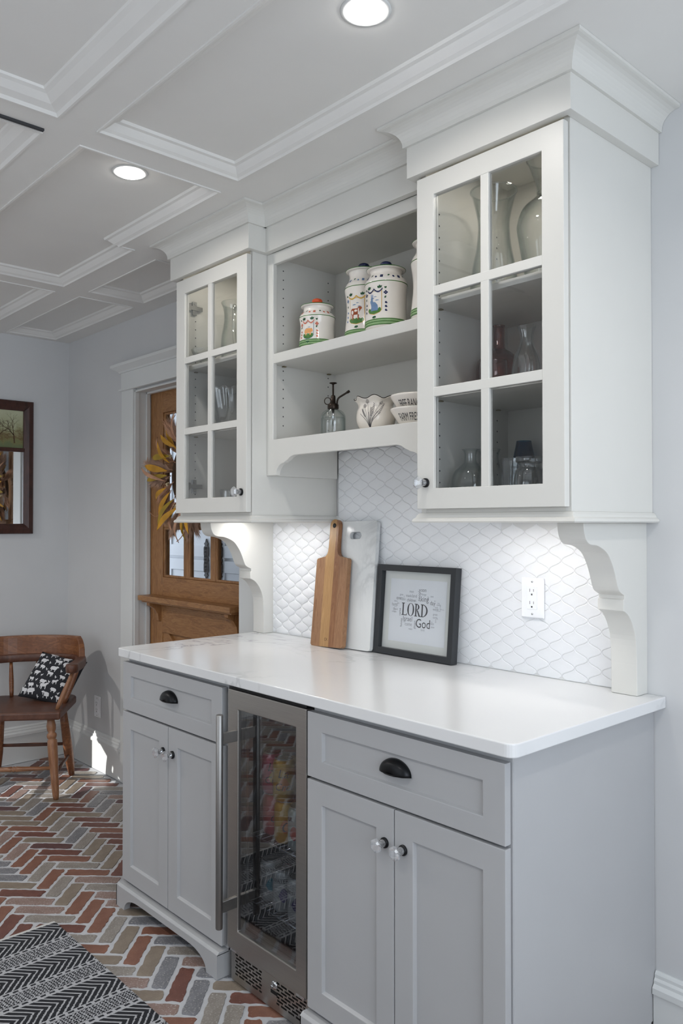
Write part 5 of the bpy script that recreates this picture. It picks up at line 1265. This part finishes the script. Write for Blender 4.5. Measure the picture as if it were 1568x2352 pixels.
# bent arm rail and raised crest
arc = spline([(0.262, -0.120), (0.268, -0.02), (0.262, 0.08), (0.225, 0.180), (0.13, 0.238), (0.0, 0.255), (-0.13, 0.238), (-0.225, 0.180), (-0.262, 0.08), (-0.268, -0.02), (-0.262, -0.120)], 5)
mb = MB(); mb.sweep(arc, [(-0.026, 0.607), (0.026, 0.607), (0.028, 0.63), (0.026, 0.650), (-0.026, 0.650), (-0.028, 0.63)], smooth=True)
for sx in (1, -1): mb.lathe([(0.0, 0.606), (0.030, 0.607), (0.033, 0.630), (0.030, 0.651), (0, 0.652)], 18, (sx*0.262, -0.122, 0))
mb.build('arm_rail', M['chairs'], ch, bevel=0.006)
cr = [p for p in arc if p[1] > 0.10]; mb = MB(); n = len(cr); vs = []
for k, p in enumerate(cr):
    t = k/(n-1); hgt_ = 0.095*min(1.0, (math.sin(PI*t)*2.4))**0.7
    d = Vector(cr[min(k+1, n-1)])-Vector(cr[max(k-1, 0)]); d.normalize(); nn = Vector((d.y, -d.x))
    for (o_, h) in ((0.014, 0.648), (-0.016, 0.648), (-0.022, 0.650+hgt_*0.9), (-0.018, 0.652+hgt_), (0.004, 0.652+hgt_), (0.008, 0.65+hgt_*0.9)): vs.append((p[0]-nn.x*o_, p[1]-nn.y*o_, h))
fs = [(k*6+j, k*6+(j+1) % 6, (k+1)*6+(j+1) % 6, (k+1)*6+j) for k in range(n-1) for j in range(6)] + [tuple(range(6)), tuple(range((n-1)*6, n*6))]
mb.add(vs, fs); mb.build('crest', M['chairw'], ch, bevel=0.003)
spn = [(0.0, 0.009), (0.15, 0.0115), (0.45, 0.0125), (0.8, 0.010), (1.0, 0.008)]
for (bx, by, tx, ty) in [(0.195, -0.150, 0.262, -0.105), (0.200, -0.02, 0.264, 0.03), (0.190, 0.075, 0.250, 0.118), (0.115, 0.175, 0.135, 0.232), (0.0, 0.190, 0.0, 0.250)]:
    for sx in ((1, -1) if bx else (1,)): turned((sx*bx, by, 0.430), (sx*tx, ty, 0.610), spn, M['chairl'] if by < -0.1 else M['chairw'], 'spindle')

# pillow with farm animals on it
pl = thing('throw_pillow', 'black throw pillow printed with white farm animals on the wooden chair', 'pillow')
PS = 0.27
def pil(u, v, side):
    e = (1-(abs(u)**2.6))*(1-(abs(v)**2.6)); th = 0.055*max(0, e)**0.55
    k = 1-0.05*(1-abs(u)**2)*abs(v)**4-0.0; k2 = 1-0.05*(1-abs(v)**2)*abs(u)**4
    return (u*PS/2*k2, side*th, v*PS/2*k)
mb = MB(); n = 22; vs = []; fs = []
for s_ in (-1, 1):
    b0 = len(vs)
    for i in range(n+1):
        for j in range(n+1): vs.append(pil(-1+2*i/n, -1+2*j/n, s_))
    for i in range(n):
        for j in range(n): fs.append((b0+i*(n+1)+j, b0+(i+1)*(n+1)+j, b0+(i+1)*(n+1)+j+1, b0+i*(n+1)+j+1))
mb.add(vs, fs, True); mb.build('cushion', M['pillow'], pl)
mb = MB(); q = random.Random(6); shapes = [COW, PIG, HEN, SHEEP, HEN, COW, HEN, SHEEP, HEN]; k = 0
for r in range(7):
    x = -0.98 + (0.10 if r % 2 else 0); v0 = -0.93 + r*0.265
    while x < 0.80:
        shp = shapes[k % len(shapes)]; k += 1
        sz = 0.12 if shp is HEN else q.choice([0.24, 0.28, 0.33]); 
        poly = xf(shp, x, v0+q.uniform(-0.03, 0.05), sz, sz*(1.0 if shp is HEN else 0.72), q.random() < 0.5, q.uniform(-0.25, 0.25))
        for st_ in strips(poly, 0.09):
            if all(abs(a) < 0.99 and abs(b_) < 0.99 for a, b_ in st_):
                pts = [pil(a, b_, -1) for a, b_ in st_]; mb.poly([(p[0], p[1]-0.0016, p[2]) for p in pts])
        x += sz + q.uniform(0.05, 0.10)
mb.build('printed_animals', M['pwhite'], pl)
pl.matrix_world = Matrix.Translation((-3.192, -0.274, 0.535)) @ Matrix.Rotation(math.radians(44), 4, 'Z') @ Matrix.Rotation(math.radians(-38), 4, 'X') @ Matrix.Rotation(math.radians(13), 4, 'Y')

# ------------------------------------------------------------------ rug
def rug_mat():
    m, nt, b = new_mat('woven_chevron_rug')
    t = nt.nodes.new('ShaderNodeTexCoord'); sp = nt.nodes.new('ShaderNodeSeparateXYZ'); nt.links.new(t.outputs['Object'], sp.inputs[0])
    wv = noise(nt, coords(nt), 230, 2, 0.6); w2 = noise(nt, coords(nt), 20, 2); w3 = noise(nt, coords(nt), 90, 2)
    x = NX(nt, sp.outputs[0]) + (NX(nt, wv)-0.5)*0.006; y = NX(nt, sp.outputs[1]) + (NX(nt, wv)-0.5)*0.007 + (NX(nt, w2)-0.5)*0.006
    P = 0.200; s = ((x - 0.012)/P).frac()*P            # position across one repeat
    inb = s.lt(0.108)
    chev = (y/0.0225 + (s-0.052).abs()*(1.0/0.0225)*0.95).frac().lt(0.70)
    chev = chev*inb*(s.gt(0.003))
    # dashed transition rows and fine weave band
    def row(a, b_): return s.gt(a)*s.lt(b_)
    dash = (y/0.026).frac().lt(0.62)*(row(0.113, 0.121).max(row(0.186, 0.194)))
    fine = ((y/0.0105 + s*40.0 + (s/0.0085).floor()*0.5 + NX(nt, w3)*1.3).frac().lt(0.66))*row(0.126, 0.182)*((s/0.0085).frac().gt(0.18))
    k = chev.max(dash).max(fine)
    nt.links.new(ramp(nt, k.k, [(0.0, col('#A9AAAE')), (1.0, col('#191B21'))]), b.inputs['Base Color'])
    b.inputs['Roughness'].default_value = 0.95
    bump(nt, b, (k*0.7 + NX(nt, wv)*0.6).k, 0.8, 0.003); return m
rg = thing('area_rug', 'black and white woven chevron runner rug on the brick floor', 'rug', (-1.722, -0.878, 0.0012))
mb = MB(); mb.box(0.012, 2.05, -0.80, 0, 0, 0.006); rgo = mb.build('woven_field', rug_mat(), rg, bevel=0.002)
M['hem'] = mat('cream_hem', col('#C0C0BE'), 0.95, bstr=0.4, bscale=400)
for a in (0, 2.05):
    mb = MB(); mb.box(a, a+0.0125, -0.80, 0, 0, 0.0055); mb.build('hem', M['hem'], rg, bevel=0.002)
